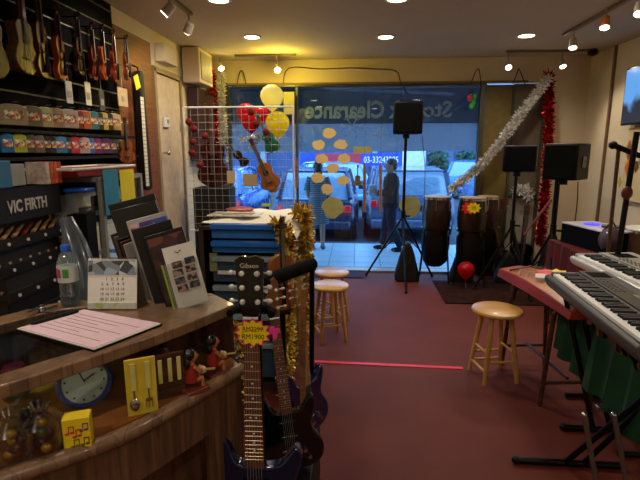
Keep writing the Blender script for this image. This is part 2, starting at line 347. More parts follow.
def car(label, M, col, L=4.2, W=1.74, Ht=1.48, plate=True, van=False):
    t = thing('car', label, 'car', M, 'cars parked outside'); cn = 'car_paint_%d_%d_%d' % col
    pm = mat(cn, col, 0.25, 0.2, coat=0.8, noise=0.03); gl = mat('car_window_glass', (130, 156, 180), 0.08, 0.0, spec=0.9, coat=1.0, noise=0.05)
    def sec(y, hw, z0, z1, r=0.12, tz=0.0):
        pts = [(-hw + r, z0), (hw - r, z0), (hw, z0 + r), (hw + 0.01, (z0 + z1) / 2), (hw - 0.02, z1 - r), (hw - r - tz, z1), (-hw + r + tz, z1), (-hw + 0.02, z1 - r), (-hw - 0.01, (z0 + z1) / 2), (-hw, z0 + r)]
        return [(x, y, z) for x, z in pts]
    hw = W / 2; b = 0.92 if not van else 1.0
    # local: rear at y=0 (faces -y), bonnet at y=L
    MB().loft([sec(0, hw * .86, .32, b - .12), sec(.06, hw * .95, .26, b - .02), sec(.3, hw, .24, b), sec(L * .62, hw, .24, b), sec(L * .72, hw, .24, b - .02), sec(L * .93, hw * .94, .26, b - .16), sec(L, hw * .82, .3, b - .3)]).build('body', pm, t)
    def cs(y, w0, w1, z1): return [(-w0, y, b - .03), (w0, y, b - .03), (w1 + .02, y, z1 - .08), (w1 - .08, y, z1), (-w1 + .08, y, z1), (-w1 - .02, y, z1 - .08)]
    ca = MB(); ca.loft([cs(.1, hw * .88, hw * .8, b + .02), cs(.22 if van else .45, hw * .92, hw * .76, Ht - .05), cs(L * .35, hw * .93, hw * .77, Ht), cs(L * .52, hw * .92, hw * .75, Ht - .04), cs(L * .74, hw * .88, hw * .8, b)]); ca.build('window_glass', gl, t)
    ro = MB(); ro.loft([[(-hw * .74, y, z), (hw * .74, y, z), (hw * .7, y, z + .035), (-hw * .7, y, z + .035)] for y, z in ((.24 if van else .47, Ht - .05), (L * .35, Ht), (L * .53, Ht - .04))]); ro.build('roof', pm, t)
    yb = .22 if van else .45
    for s_ in (-1, 1):
        MB().tube([(s_ * hw * .86, .1, b), (s_ * hw * .76, yb, Ht - .06)], .05, 8).build('rear_pillar', pm, t)
        MB().tube([(s_ * hw * .92, L * .3, b), (s_ * hw * .77, L * .32, Ht - .04)], .035, 8).build('side_pillar', pm, t)
        MB().tube([(s_ * hw * .88, L * .73, b), (s_ * hw * .76, L * .52, Ht - .05)], .035, 8).build('front_pillar', pm, t)
        MB().box((s_ * hw * .8, .02, b - .2), (.14, .08, .15)).build('tail_light', mat('tail_light_red', (210, 20, 30), 0.2, emit=(255, 20, 30), es=0.3, coat=0.5), t, bev=.02)
        MB().box((s_ * (hw + .08), L * .66, b + .05), (.16, .1, .12)).build('wing_mirror', pm, t, bev=.02)
        for y in (L * .17, L * .8):
            wm = MB(Matrix.Translation((s_ * (hw - .1), y, .32)) @ Matrix.Rotation(PI / 2, 4, 'Y')); wm.lathe([(.2, -.1), (.3, -.1), (.32, -.06), (.32, .06), (.3, .1), (.2, .1)], n=22)
            o = wm.build('wheel', mat('tyre_rubber', (22, 22, 24), 0.8), t)
            hm = MB(Matrix.Translation((s_ * (hw - .1) + s_ * .0, y, .32)) @ Matrix.Rotation(PI / 2, 4, 'Y')); hm.lathe([(.0, -.105), (.19, -.105), (.2, .105), (0, .105)], n=16); hm.build('hubcap', GREYM, o)
        MB().box((s_ * hw * .68, L * .965, b - .32), (.28, .12, .12)).build('headlight', mat('headlight_glass', (210, 215, 220), 0.1), t, bev=.02)
    MB().box((0, -.02, .38), (W * .88, .14, .2)).build('bumper', pm, t, bev=.05)
    MB().box((0, .0, b - .28), (.5, .05, .12)).build('number_plate', mat('plate_black', (24, 26, 30), 0.4), t)
    return t
car('dark blue hatchback with red tail light, parked behind the person in striped dress', T(-0.85, 9.5, -.25, -.02), (24, 36, 70))
car('light silver-blue van parked behind the person in dark clothes', T(1.15, 9.8, -.25, .0), (84, 100, 130), van=True, W=1.9, Ht=1.5)
car('pale blue car further back, seen between the blue hatchback and the van', T(-0.2, 15.2, -.25, .5), (120, 170, 205))
car('blue saloon far back, right of the cream pillar', T(4.2, 18.6, -.25, -.5), (60, 120, 190))
car('navy car with pale roof nearest the window frame, right of the van', T(3.9, 12.3, -.25, -.12), (80, 120, 175))
car('deep blue car at far left behind the wire grid', T(-3.3, 10.2, -.25, .02), (50, 96, 180))
q = P(455, 150, y=19)

# ------------------------------------------------------------------ banner with mirrored lettering outside the glass
def banner():
    z0, z1 = 1.62, 2.50; zm = 2.0; y = 6.56
    up = glassy('grey_banner_film', (140, 150, 165), 0.02, .3, 0.8, (128, 134, 140)); lo = glassy('blue_banner_film', (160, 180, 200), 0.02, .3, 0.72, (216, 222, 228))
    t = thing('window_banner', 'hanging grey and blue banner outside the glass with mirrored stock clearance lettering', 'banner', (-.05, y, z0))
    def strip(za, zb, nm, m):
        mb = MB(); n = 40; vs = []
        for i in range(n + 1):
            x = -1.72 + 3.36 * i / n; dy = .012 * math.sin(i * .9) + .008 * math.sin(i * 2.1)
            for zz, oy in ((za, 0), (zb, 0), (zb, .004), (za, .004)): vs.append((x, y + dy + oy, zz + (.02 * i / n if zz == z0 else 0)))
        mb.loft([vs[i * 4:i * 4 + 4] for i in range(n + 1)]); mb.build(nm, m, t, world=True)
    strip(zm, z1, 'upper_band', up); strip(z0, zm, 'lower_band', lo)
    lt = mat('banner_letter_white', (245, 245, 245), 0.7)
    # lettering faces the street, so it reads mirrored from inside
    xr = P(398, 115, y=y).x; xl = P(303, 115, y=y).x
    fr = frame((xr + .02, y - .02, 2.17), (-1, 0, 0), (0, 1, 0))
    text('lettering', 'k Clearance', .31, lt, fr, t, align='LEFT', ext=.004, sx=(xr - xl) / 1.24 * .235 / .31 * 1.08, world=True, bold=.03)
    fr2 = frame((P(452, 112, y=y).x, y - .02, 2.17), (-1, 0, 0), (0, 1, 0))
    text('lettering', 'Stoc', .29, lt, fr2, t, align='LEFT', ext=.004, world=True, bold=.02)
    for px, py, r in ((352, 127, .17), (381, 134, .11), (320, 130, .06), (300, 140, .08)):
        c = P(px, py, y=y - .02); mb = MB()
        for k in range(6):
            a = k * PI / 3; e = c + Vector((math.cos(a), 0, math.sin(a))) * r; mb.tube([c, e], .006, 5)
            for s_ in (-.5, .5):
                b0 = c.lerp(e, .6); mb.tube([b0, b0 + Vector((math.cos(a + s_ * 1.6), 0, math.sin(a + s_ * 1.6))) * r * .35], .005, 5)
        mb.build('snowflake', lt, t, world=True)
    MB().cyl((-1.66, y, z1), (1.54, y, z1), .015).build('hanging_rod', GREYM, t, world=True)
    for x in (-1.5, 1.4): MB().cyl((x, y, z1), (x, y, 2.94), .006, n=6).build('cord', GREYM, t, world=True)
banner()
ta_, tb_ = P(325, 89, y=6.75), P(454, 94, y=6.95); t = thing('canopy_tube_light', 'long white tube light under the canopy above the banner', 'light', ta_.lerp(tb_, .5)); MB().tube([ta_, tb_], .02, 10).build('tube', mat('tube_light_glow', (230, 240, 255), .5, emit=(225, 240, 255), es=14.0), t, world=True)
for p in (ta_, tb_): MB().cyl(p, (p.x, p.y, 2.94), .006, n=6).build('hanger', GREYM, t, world=True)

ta_, tb_ = P(424, 121, y=7.0), P(458, 108, y=7.5); t = thing('canopy_tube_light', 'glowing tube added behind the banner for the slanting streak right of the speaker', 'light', ta_.lerp(tb_, .5)); MB().tube([ta_, tb_], .018, 10).build('tube', MC['tube_light_glow'], t, world=True)  # added glowing tube draws the slanting streak of light behind the banner
for p in (ta_, tb_): MB().cyl(p, (p.x, p.y, 2.94), .006, n=6).build('hanger', GREYM, t, world=True)
# ------------------------------------------------------------------ people
def remesh(o, vox):
    r = o.modifiers.new('remesh', 'REMESH'); r.mode = 'VOXEL'; r.voxel_size = vox; r.use_smooth_shade = True
    s_ = o.modifiers.new('smooth', 'SMOOTH'); s_.iterations = 3
def person(label, M, sc, pose):
    """local space: facing +x, feet at z=0, standing height 1.65"""
    t = thing('person', label, 'person', M); skin = mat('skin', (150, 108, 86), .6)
    b = MB(); J = pose
    def limb(pts, rs, n=10): b.tube(smooth(pts, 4, False), [rs[min(len(rs) - 1, int(i / 4))] * (1 - (i % 4) / 4) + rs[min(len(rs) - 1, int(i / 4) + 1)] * ((i % 4) / 4) for i in range((len(pts) - 1) * 4 + 1)], n)
    b.tube([(0, 0, .82), (0, 0, .95), (0, 0, 1.08), (.01, 0, 1.24), (0, 0, 1.36), (0, 0, 1.41)], [.12, .135, .115, .14, .12, .06], 14)
    b.tube([(0, 0, 1.36), (.015, 0, 1.47)], [.055, .05], 10)
    b.ell((.025, 0, 1.545), (.093, .072, .112), n=16); b.ell((.125, 0, 1.53), (.02, .012, .022)); b.ell((.1, 0, 1.487), (.018, .025, .008)); b.ell((.06, 0, 1.455), (.04, .04, .03))
    for s_ in (-1, 1): b.ell((.02, s_ * .074, 1.54), (.018, .012, .03))
    for s_, side in ((-1, 'R'), (1, 'L')):
        hip, knee, ank = J['leg' + side]; limb([hip, knee, ank], [.085, .058, .036])
        b.tube([ank, (ank[0] + .02, ank[1], .035), (ank[0] + .15, ank[1] + s_ * .03, .03)], [.036, .042, .028], 10)
        sh, el, wr = J['arm' + side]; limb([sh, el, wr], [.05, .038, .026])
        el, wr = Vector(el), Vector(wr); d = (wr - el).normalized(); sd = d.cross(Vector((0, 1, .01))).normalized()
        pc = wr + d * .045; b.tube([wr, pc, wr + d * .085], [.026, .034, .03], 10, flat=.6)
        for k, ln in enumerate((.065, .078, .072, .055)):
            o_ = wr + d * .08 + sd * (k - 1.5) * .017; b.tube([o_, o_ + d * ln * .5, o_ + d * ln * .8 - Vector((0, s_ * .02, 0)), ], [.0095, .009, .0075], 7)
        b.tube([wr + d * .03 - sd * .025, wr + d * .065 - sd * .055], [.011, .009], 7)
    o = b.build('body', skin, t); remesh(o, .0095)
    return t
# figure in the striped dress, seen from behind/side
g = P(318, 246, y=8.15); M1 = T(g.x, 8.15, -.08, 1.75)
pa = person('person with dark hair in a knee-length grey and white striped dress outside', M1, 1, dict(
    legR=((0, -.08, .85), (.01, -.085, .47), (0, -.09, .08)), legL=((0, .08, .85), (.03, .085, .47), (.0, .1, .08)),
    armR=((0, -.16, 1.34), (-.02, -.21, 1.08), (.12, -.17, .92)), armL=((0, .16, 1.34), (0, .2, 1.08), (.14, .14, .96))))
pa.scale = (.93,) * 3
mb = MB(); mb.loft([[(math.cos(a) * rx, math.sin(a) * ry, z) for a in [k * PI / 10 for k in range(20)]] for z, rx, ry in ((.5, .19, .21), (.7, .18, .2), (.9, .16, .18), (1.05, .135, .155), (1.2, .15, .17), (1.34, .13, .175), (1.4, .08, .1))])
mb.build('dress', stripes('striped_dress_cloth', (120, 120, 120), (34, 38, 48), 26), pa)
for s_ in (-1, 1): MB().tube([(0, s_ * .14, 1.36), (-.01, s_ * .19, 1.22), (-.01, s_ * .205, 1.12)], [.065, .062, .06], 12).build('sleeve', MC['striped_dress_cloth'], pa)
mb = MB(); mb.ell((.0, 0, 1.575), (.105, .09, .11), n=16); mb.ell((-.05, 0, 1.47), (.06, .08, .12), n=12); mb.build('hair', mat('black_hair', (18, 14, 14), .45), pa)
for s_ in (-1, 1): MB().ell((.06, s_ * .1, .03), (.13, .05, .04)).build('shoe', mat('grey_shoe', (70, 72, 76), .6), pa)
# figure in dark clothes, mid step, facing left
g = P(378, 248, y=8.15); M2 = T(g.x + .2, 8.15, -.08, PI + .1)
pb = person('person in dark long-sleeved shirt and navy trousers standing outside facing left', M2, 1, dict(
    legR=((0, -.08, .86), (.06, -.1, .48), (.1, -.12, .08)), legL=((0, .08, .86), (-.02, .1, .47), (-.18, .12, .09)),
    armR=((0, -.16, 1.34), (.02, -.2, 1.07), (.24, -.1, 1.05)), armL=((0, .16, 1.34), (.04, .2, 1.08), (.26, .1, 1.1))))
pb.scale = (.95,) * 3; dk = mat('dark_shirt_cloth', (8, 9, 13), .9); nv = mat('navy_trouser_cloth', (9, 14, 30), .9)
mb = MB(); mb.loft([[(math.cos(a) * rx, math.sin(a) * ry, z) for a in [k * PI / 10 for k in range(20)]] for z, rx, ry in ((.8, .15, .18), (.95, .15, .17), (1.08, .135, .155), (1.22, .15, .175), (1.34, .13, .18), (1.42, .07, .09))])
mb.build('shirt', dk, pb)
MB().tube(smooth([(0, -.15, 1.35), (.02, -.2, 1.07), (.22, -.105, 1.05)], 4, False), .058, 12).build('sleeve', dk, pb); MB().tube(smooth([(0, .15, 1.35), (.04, .2, 1.08), (.24, .105, 1.098)], 4, False), .058, 12).build('sleeve', dk, pb)
mb = MB(); mb.tube([(0, 0, .98), (0, 0, .8)], [.15, .16], 16); mb.tube(smooth([(0, -.08, .86), (.06, -.1, .48), (.1, -.12, .1)], 4, False), [.1, .1, .095, .09, .085, .08, .075, .07, .07], 12); mb.tube(smooth([(0, .08, .86), (-.02, .1, .47), (-.18, .12, .1)], 4, False), [.1, .1, .095, .09, .085, .08, .075, .07, .07], 12)
mb.build('trousers', nv, pb)
mb = MB(); mb.ell((.0, 0, 1.59), (.1, .084, .09), n=16); mb.ell((-.045, 0, 1.53), (.055, .075, .07)); mb.build('hair', MC['black_hair'], pb)
MB().ell((.16, -.13, .035), (.13, .05, .045)).build('shoe', BLK, pb); MB().ell((-.13, .13, .04), (.13, .05, .045)).build('shoe', BLK, pb)
q = M2 @ Vector((.32, 0, 1.0)); tag(MB().box((q.x, q.y, q.z + .05), (.14, .1, .19)).build('handheld_pouch', mat('pale_pouch', (150, 160, 170), .6), bev=.02), 'small pale pouch held by the person in dark clothes', 'pouch')

# ------------------------------------------------------------------ string instruments
def outline(prof, L):
    r = [(w_, t_ * L) for t_, w_ in prof]; l = [(-w_, t_ * L) for t_, w_ in reversed(prof)]
    return [tuple(p) for p in smooth([(x, z, 0) for x, z in r + l], 4)]
VIOLIN = [(0, .02), (.03, .55), (.14, .95), (.28, .88), (.40, .60), (.52, .56), (.63, .70), (.78, .80), (.93, .62), (1, .12)]
GUITAR = [(0, .05), (.03, .5), (.15, .93), (.3, 1.0), (.45, .82), (.58, .64), (.72, .72), (.86, .75), (.96, .5), (1, .1)]
def string_thing(name, label, cat, M, L, body, top, neckm, kind='violin', group=None, headm=None, hang=True, strings=4, f=.62):
    """local space: x width, z along the neck, bottom at 0, front faces -y"""
    t = thing(name, label, cat, M, group); bl = L * (.6 if kind == 'violin' else .5); W = bl * (.3 if kind == 'violin' else .37); D = bl * (.11 if kind == 'violin' else .2)
    prof = [(a, w_ * W) for a, w_ in (VIOLIN if kind == 'violin' else GUITAR)]; out = outline(prof, bl)
    Mx = Matrix.Rotation(PI / 2, 4, 'X')
    MB().prism(out, D, Mx, z0=-D / 2).build('body', body, t, bev=.004)
    o = MB().prism([(x * .97, z * .97 + bl * .015) for x, z, *_ in out], .004 * L, Mx, z0=D / 2 + .0).build('soundboard', top, t)
    if kind == 'guitar': MB().lathe([(.0, 0), (bl * .1, 0), (bl * .1, .003), (0, .003)], n=20).build('sound_hole', GLOSSBLK, t).data.transform(Matrix.Translation((0, -D / 2 - .004 * L, bl * .64)) @ Matrix.Rotation(PI / 2, 4, 'X'))
    else:
        for s_ in (-1, 1): MB().tube([(s_ * W * .3, -D / 2 - .004, bl * .4), (s_ * W * .22, -D / 2 - .004, bl * .47), (s_ * W * .28, -D / 2 - .004, bl * .54)], .0022, 6).build('f_hole', GLOSSBLK, t)
    nw = W * .13 if kind == 'violin' else W * .15; y0 = -D / 2
    MB().tube([(0, y0 + nw * .8, bl * .97), (0, y0 + nw * .8, L * .86)], nw, 10, flat=1).build('neck', neckm, t)
    z0 = bl * (.62 if kind == 'violin' else .72)
    MB().box((0, y0 - .006, (z0 + L * .86) / 2), (nw * 2, .006, L * .86 - z0)).build('fingerboard', GLOSSBLK if kind == 'violin' else DARKW, t)
    hm = headm or neckm
    if kind == 'violin':
        hd = MB(); hd.box((0, y0 + .008, L * .9), (nw * 1.6, nw * 1.6, L * .09)); hd.tube([(0, y0 + .01, L * .94), (0, y0, L * .975), (0, y0 - .014, L * .985), (0, y0 - .02, L * .965), (0, y0 - .01, L * .958)], [nw, nw, nw * .9, nw * .8, nw * .6], 10); hd.build('scroll', hm, t)
        MB().tube([(0, y0 - .02, bl * .62), (0, y0 - .014, bl * .1)], [W * .06, W * .16], 8).build('tailpiece', GLOSSBLK, t)
    else:
        MB().prism([(-nw, 0), (nw, 0), (nw * 1.5, L * .12), (nw * .6, L * .14), (-nw * .6, L * .14), (-nw * 1.5, L * .12)], .012, Matrix.Translation((0, y0 + .008, L * .86)) @ Matrix.Rotation(PI / 2, 4, 'X')).build('headstock', hm, t)
    MB().box((0, y0 - .009, bl * (.46 if kind == 'violin' else .28)), (W * (.35 if kind == 'violin' else .6), .014, .008)).build('bridge', DARKW, t)
    for k in range(strings):
        zz = L * (.885 + .025 * (k // 2)); s_ = -1 if k % 2 else 1
        MB().cyl((0, y0 + .006, zz), (s_ * nw * 2.6, y0 + .006, zz), .004, .006, 8).build('tuning_peg', GLOSSBLK if kind == 'violin' else CHR, t)
    sm = MB(); [sm.cyl(((k - (strings - 1) / 2) * nw * .4, y0 - .014, bl * .3), ((k - (strings - 1) / 2) * nw * .35, y0 - .011, L * .87), .0009, n=5) for k in range(strings)]; sm.build('strings', GREYM, t)
    return t
def vwood(n, c): return wood('varnish_' + n, tuple(int(x * .62) for x in c), c, .22, (8, 8, 1), 4, coat=.6)
RX = Matrix.Rotation(PI / 2, 4, 'Z')   # front turned towards +x
# slatwall and hanging instruments
sw = thing('slatwall_panel', 'black slatwall display board with thin metal grooves covering the left wall', 'display board', (-2, 3.05, 1.35))
MB().box((-1.985, 2.75, 2.07), (.03, 2.3, 1.44)).build('board', mat('slatwall_black', (11, 10, 10), .9, spec=.06), sw, world=True)
for i in range(11): MB().box((-1.968, 2.75, 1.48 + i * .125), (.008, 2.3, .009)).build('groove_strip', mat('slat_strip', (96, 92, 84), .35, .6), sw, world=True)
tag(slab('brown_wood_panel', (-1.985, 4.26, 1.85), (.03, .7, 1.6), wood('tan_panel_wood', (96, 52, 26), (128, 74, 38), .5)), 'reddish brown wooden board on the wall past the slatwall', 'board')
def hook(px, py, o):
    q = P(px, py, x=-1.93); return q
inst = [
 (-9, 78, -60, 'guitar', (70, 52, 36), 'slim tan acoustic guitar cut by the left edge, first on the slatwall', .62),
 (24, 74, -45, 'guitar', (104, 72, 42), 'small sunburst acoustic guitar with round sound hole hanging high on slatwall', .58),
 (43, 78, -14, 'violin', (92, 30, 22), 'dark red violin hanging just right of the sunburst acoustic guitar', 0),
 (61, 80, 8, 'violin', (190, 84, 28), 'bright orange violin, leftmost of the orange ones on the slatwall', 0),
 (80, 75, 14, 'violin', (70, 42, 28), 'dark brown violin with shiny front between orange and red violins', 0),
 (94, 80, 24, 'violin', (122, 34, 22), 'deep red violin hanging directly right of the dark brown one', 0),
 (104, 80, 26, 'violin', (196, 88, 36), 'orange violin hanging in the right half of the slatwall row', 0),
 (115, 83, 31, 'violin', (136, 44, 26), 'red-brown violin second from the right end of the hanging row', 0),
 (127, 80, 36, 'violin', (116, 50, 30), 'last violin at the right end of the hanging row', 0)]
for px, yb, yt, kind, col, lab, L in inst:
    a = P(px, yb, x=-1.88); b_ = P(px, yt, x=-1.88); L = L or (b_.z - a.z)
    nm = vwood('_%d_%d_%d' % col, col)
    ot = string_thing('violin' if kind == 'violin' else 'acoustic_guitar', lab, kind, Matrix.Translation(a) @ RX @ Matrix.Rotation(.22 if kind == 'violin' else .1, 4, 'Z'), L, nm, nm, wood('neck_brown', (60, 32, 20), (90, 50, 30)) , kind, 'instruments hanging on the slatwall')
    z = a.z + L * .97
    if z < 2.75:
        hk = MB(); hk.tube([(-1.97, a.y, z - .02), (-1.9, a.y, z - .02), (-1.86, a.y, z - .02), (-1.85, a.y, z + .01)], .005, 6); tag(hk.build('wall_hook', BLKM), 'black wire hook holding up ' + ('the ' + lab.split(',')[0])[:60].rsplit(' ', 1)[0] if False else 'black hook behind the %s' % ' '.join(lab.split()[:9]), 'hook', 'hooks on the slatwall')
# price tags hanging below the violins
for px, py0, py1, c, lab in ((68, 81, 103, (190, 185, 180), 'white paper price tag below the orange violin, leftmost of the tags'), (87, 82, 105, (215, 205, 170), 'cream price tag second from left under the hanging violins'), (101, 90, 110, (74, 66, 52), 'dark grey price tag below the deep red violin'), (122, 88, 106, (200, 170, 130), 'beige square price tag on the brown wooden board')):
    a = P(px, py0, x=-1.9); b_ = P(px, py1, x=-1.9); h = a.z - b_.z
    t = thing('price_tag', lab, 'price tag', (a.x, a.y, b_.z), 'price tags under the violins')
    MB().box((a.x, a.y, (a.z + b_.z) / 2), (.004, .07 if px != 122 else .16, h)).build('card', mat('tag_%d' % px, c, .7), t, world=True)
    MB().cyl((a.x, a.y, a.z), (a.x, a.y, a.z + .08), .0015, n=5).build('string', WHT, t, world=True)
    MB().box((a.x + .003, a.y, (a.z + b_.z) / 2 - h * .1), (.002, .045, h * .3)).build('print', GREYM, t, world=True)
# packets on hooks, two rows
def packet(x0, px, py0, py1, wpx, col, lab, grp, two=None):
    a = P(px - wpx / 2, py0, x=x0); b_ = P(px + wpx / 2, py0, x=x0); c = P(px, py1, x=x0); wv = b_.y - a.y; ht = a.z - c.z; ym = (a.y + b_.y) / 2; zt = P(px, py0, x=x0).z
    t = thing('string_packet', lab, 'packet', (x0, ym, zt - ht), grp); M_ = Matrix.Translation((x0, ym, zt)) @ Matrix.Rotation(random.uniform(-.5, -.1), 4, 'Z')
    pm = mat('packet_%d_%d_%d' % col, col, .3, coat=.5)
    MB(M_).prism([(-wv / 2, -ht), (wv / 2, -ht), (wv / 2, -.01), (wv * .2, 0), (-wv * .2, 0), (-wv / 2, -.01)], .02, Matrix.Rotation(PI / 2, 4, 'Z') @ Matrix.Rotation(PI / 2, 4, 'X')).build('pouch', pm, t, world=True, bev=.004)
    lc = two or tuple(min(255, int(x * .5 + 110)) for x in col)
    MB(M_).box((.022, 0, -ht * .5), (.003, wv * .7, ht * .4)).build('printed_label', blotch('pkt_print_%d_%d_%d' % col, [lc, (190, 60, 40), (230, 225, 210), lc, (60, 110, 120), (200, 170, 60)], 75), t, world=True)
    MB().cyl((-1.97, ym, zt + .012), (x0 + .05, ym, zt + .012), .0025, n=6).build('peg', CHR, t, world=True)
r1 = [(10, 20, (150, 136, 108), 'wide beige'), (30, 13, (122, 112, 88), 'greyish tan'), (43, 10, (158, 160, 96), 'pale green'), (54, 10, (176, 150, 120), 'cream and red'), (67, 12, (170, 150, 132), 'white floral'), (77, 6, (140, 40, 28), 'dark red'), (83, 7, (200, 110, 50), 'orange'), (91, 7, (50, 120, 130), 'teal'), (97, 5, (60, 50, 30), 'black and gold'), (102, 5, (190, 170, 60), 'yellow'), (107, 5, (60, 46, 34), 'dark brown'), (112, 8, (200, 170, 110), 'tan and orange')]
for i, (px, wd, c, nm) in enumerate(r1):
    k = px / 118; packet(-1.93, px, 103 + 11 * k, 126 + 5 * k, wd, c, '%s string packet on the upper peg row, %s' % (nm, 'near the left edge' if i < 3 else 'in the middle' if i < 7 else 'towards the right end'), 'packets on the upper peg row', (200, 180, 140))
r2 = [(4, 10, (30, 110, 170), 'blue'), (16, 12, (170, 180, 40), 'lime green'), (27, 8, (96, 92, 80), 'taupe'), (36, 8, (120, 112, 96), 'grey'), (44, 6, (30, 28, 28), 'plain black'), (50, 5, (44, 40, 38), 'charcoal'), (57, 10, (60, 140, 190), 'sky blue and white'), (65, 5, (40, 60, 50), 'dark green'), (72, 8, (190, 40, 50), 'red and white'), (81, 8, (210, 190, 190), 'white with red edge'), (88, 6, (60, 110, 170), 'mid blue'), (94, 6, (140, 40, 110), 'magenta'), (102, 9, (96, 40, 90), 'purple and white'), (110, 6, (60, 56, 60), 'slate'), (116, 6, (100, 120, 110), 'grey-green')]
for i, (px, wd, c, nm) in enumerate(r2):
    k = px / 118; packet(-1.92, px, 133 + 6 * k, 153 + 1 * k, wd, c, '%s packet on the lower peg row below the first row' % nm, 'packets on the lower peg row')
tag(slab('display_shelf', (-1.94, 2.95, 1.755), (.1, 2.1, .018), BLK), 'thin black ledge between the two packet rows', 'shelf')
tag(slab('display_shelf', (-1.93, 2.95, 1.60), (.12, 2.1, .02), BLK), 'thin black ledge under the lower packet row', 'shelf')
# black bag with white ruler strap, small ukulele, yellow tag
q = P(138, 185, x=-1.9); t = thing('instrument_bag', 'tall black soft bag hanging at the end of the brown board', 'bag', (-1.92, 4.2, 1.3))
MB().prism(outline([(0, .06), (.1, .065), (.4, .055), (.7, .04), (1, .03)], 1.0), .08, T(-1.96, 4.2, 1.3) @ Matrix.Rotation(PI / 2, 4, 'Z') @ Matrix.Rotation(PI / 2, 4, 'X')).build('bag_body', mat('black_nylon', (20, 18, 18), .6, bump=.2), t, world=True, bev=.015)
MB().tube([(-1.92, 4.2, 2.28), (-1.92, 4.2, 2.36), (-1.965, 4.2, 2.38)], .008).build('hanging_loop', BLK, t, world=True)
mb = MB(); s0 = P(142, 97, x=-1.84); s1 = P(148, 186, x=-1.84); mb.add([s0 + Vector((0, -.03, 0)), s0 + Vector((0, .03, 0)), s1 + Vector((0, .03, 0)), s1 + Vector((0, -.03, 0)), s0 + Vector((-.004, -.03, 0)), s0 + Vector((-.004, .03, 0)), s1 + Vector((-.004, .03, 0)), s1 + Vector((-.004, -.03, 0))], [(0, 1, 2, 3), (7, 6, 5, 4), (0, 3, 7, 4), (1, 5, 6, 2), (0, 4, 5, 1), (3, 2, 6, 7)])
tag(mb.build('white_strap', stripes('ruler_strap', (205, 195, 175), (120, 100, 90), 30, duty=.85)), 'long white strap with tick marks hanging over the black bag', 'strap')
q = P(137, 82, x=-1.86); tag(slab('yellow_tag', q, (.004, .09, .11), YEL, R=Matrix.Rotation(.4, 3, 'X')), 'small yellow tag pinned above the black bag', 'tag')
a = P(127, 163, x=-1.85); string_thing('ukulele', 'small orange-brown ukulele hanging above the red tray end', 'ukulele', Matrix.Translation(a) @ RX @ Matrix.Rotation(-.7, 4, 'Z'), .36, vwood('uke', (170, 80, 34)), vwood('uke2', (186, 96, 44)), DARKW, 'guitar')
q = P(129, 168, x=-1.8); tag(slab('red_tin', q, (.05, .06, .05), RED, bev=.01), 'small red tin behind the showcase under the ukulele', 'tin')

# ------------------------------------------------------------------ glass showcase, tray, boxes, drumstick rack
t = thing('glass_showcase', 'tall glass showcase cabinet with grey metal frame against the left wall', 'showcase', (-1.75, 2.9, 0))
for x in (-1.9, -1.58):
    for y in (2.82, 3.36): MB().box((x, y, .74), (.03, .03, 1.48)).build('frame_post', GREYM, t, world=True)
for z in (1.47, .9, .04):
    mb = MB(); mb.box((-1.58, 3.09, z), (.03, .54, .03)); mb.box((-1.9, 3.09, z), (.03, .54, .03)); mb.box((-1.74, 2.82, z), (.3, .03, .03)); mb.box((-1.74, 3.36, z), (.3, .03, .03)); mb.build('frame_rail', GREYM, t, world=True)
MB().box((-1.575, 3.09, 1.18), (.006, .52, .54)).build('glass_door', CLEAR, t, world=True); MB().box((-1.74, 2.825, 1.18), (.28, .006, .54)).build('glass_side', CLEAR, t, world=True)
MB().box((-1.74, 3.09, 1.47), (.28, .5, .01)).build('top_panel', GREYM, t, world=True); MB().box((-1.74, 3.09, .45), (.28, .5, .8)).build('base_cabinet', DARKW, t, world=True); MB().box((-1.74, 3.09, 1.18), (.27, .5, .01)).build('glass_shelf', ACRY, t, world=True)
for y, c, lab, hh in ((2.92, (60, 66, 60), 'grey effects pedal on the showcase shelf, nearest', .1), (3.07, (40, 40, 42), 'black box with pale label on the showcase shelf', .16), (3.22, (100, 90, 70), 'brown box at the far end of the showcase shelf', .12)):
    t = thing('small_box', lab, 'box', (-1.72, y, 1.186)); MB().box((-1.72, y, 1.186 + hh / 2), (.1, .1, hh)).build('carton', mat('pb%d' % c[0], c, .5), t, world=True, bev=.004); MB().box((-1.668, y, 1.19 + hh * .6), (.003, .05, .03)).build('label', PAPER, t, world=True)
for p0, p1, p2, c, lab in (((102, 170), (117, 170), (117, 213), (38, 130, 160), 'cyan paper notice taped to the end of the showcase'), ((119, 170), (133, 170), (133, 211), (222, 204, 20), 'bright yellow paper notice taped to the showcase beside the cyan one')):
    a, b_, c_ = P(*p0, x=-1.555), P(*p1, x=-1.555), P(*p2, x=-1.555); n0 = Vector((-.004, 0, 0)); d = Vector((a.x, a.y, c_.z))
    ym = (a.y + b_.y) / 2; tag(slab('paper_notice', (-1.553, ym, (a.z + c_.z) / 2), (.003, b_.y - a.y, a.z - c_.z), mat('notice_%d' % c[0], c, .7, noise=.05)), lab, 'paper')
t = thing('red_tray', 'long red plastic tray with white rim on top of the showcase', 'tray', (-1.74, 2.98, 1.49))
MB().box((-1.74, 2.98, 1.515), (.26, .68, .05), taper=1.1).build('tray_body', mat('red_tray_plastic', (168, 40, 24), .4), t, world=True, bev=.01)
mb = MB(); [mb.tube([(x0, y0, 1.54), (x1, y1, 1.54)], .009, 8) for x0, y0, x1, y1 in ((-1.6, 2.56, -1.6, 3.34), (-1.6, 3.34, -1.88, 3.34), (-1.88, 3.34, -1.88, 2.56), (-1.88, 2.56, -1.6, 2.56))]; mb.build('rim', WHT, t, world=True)
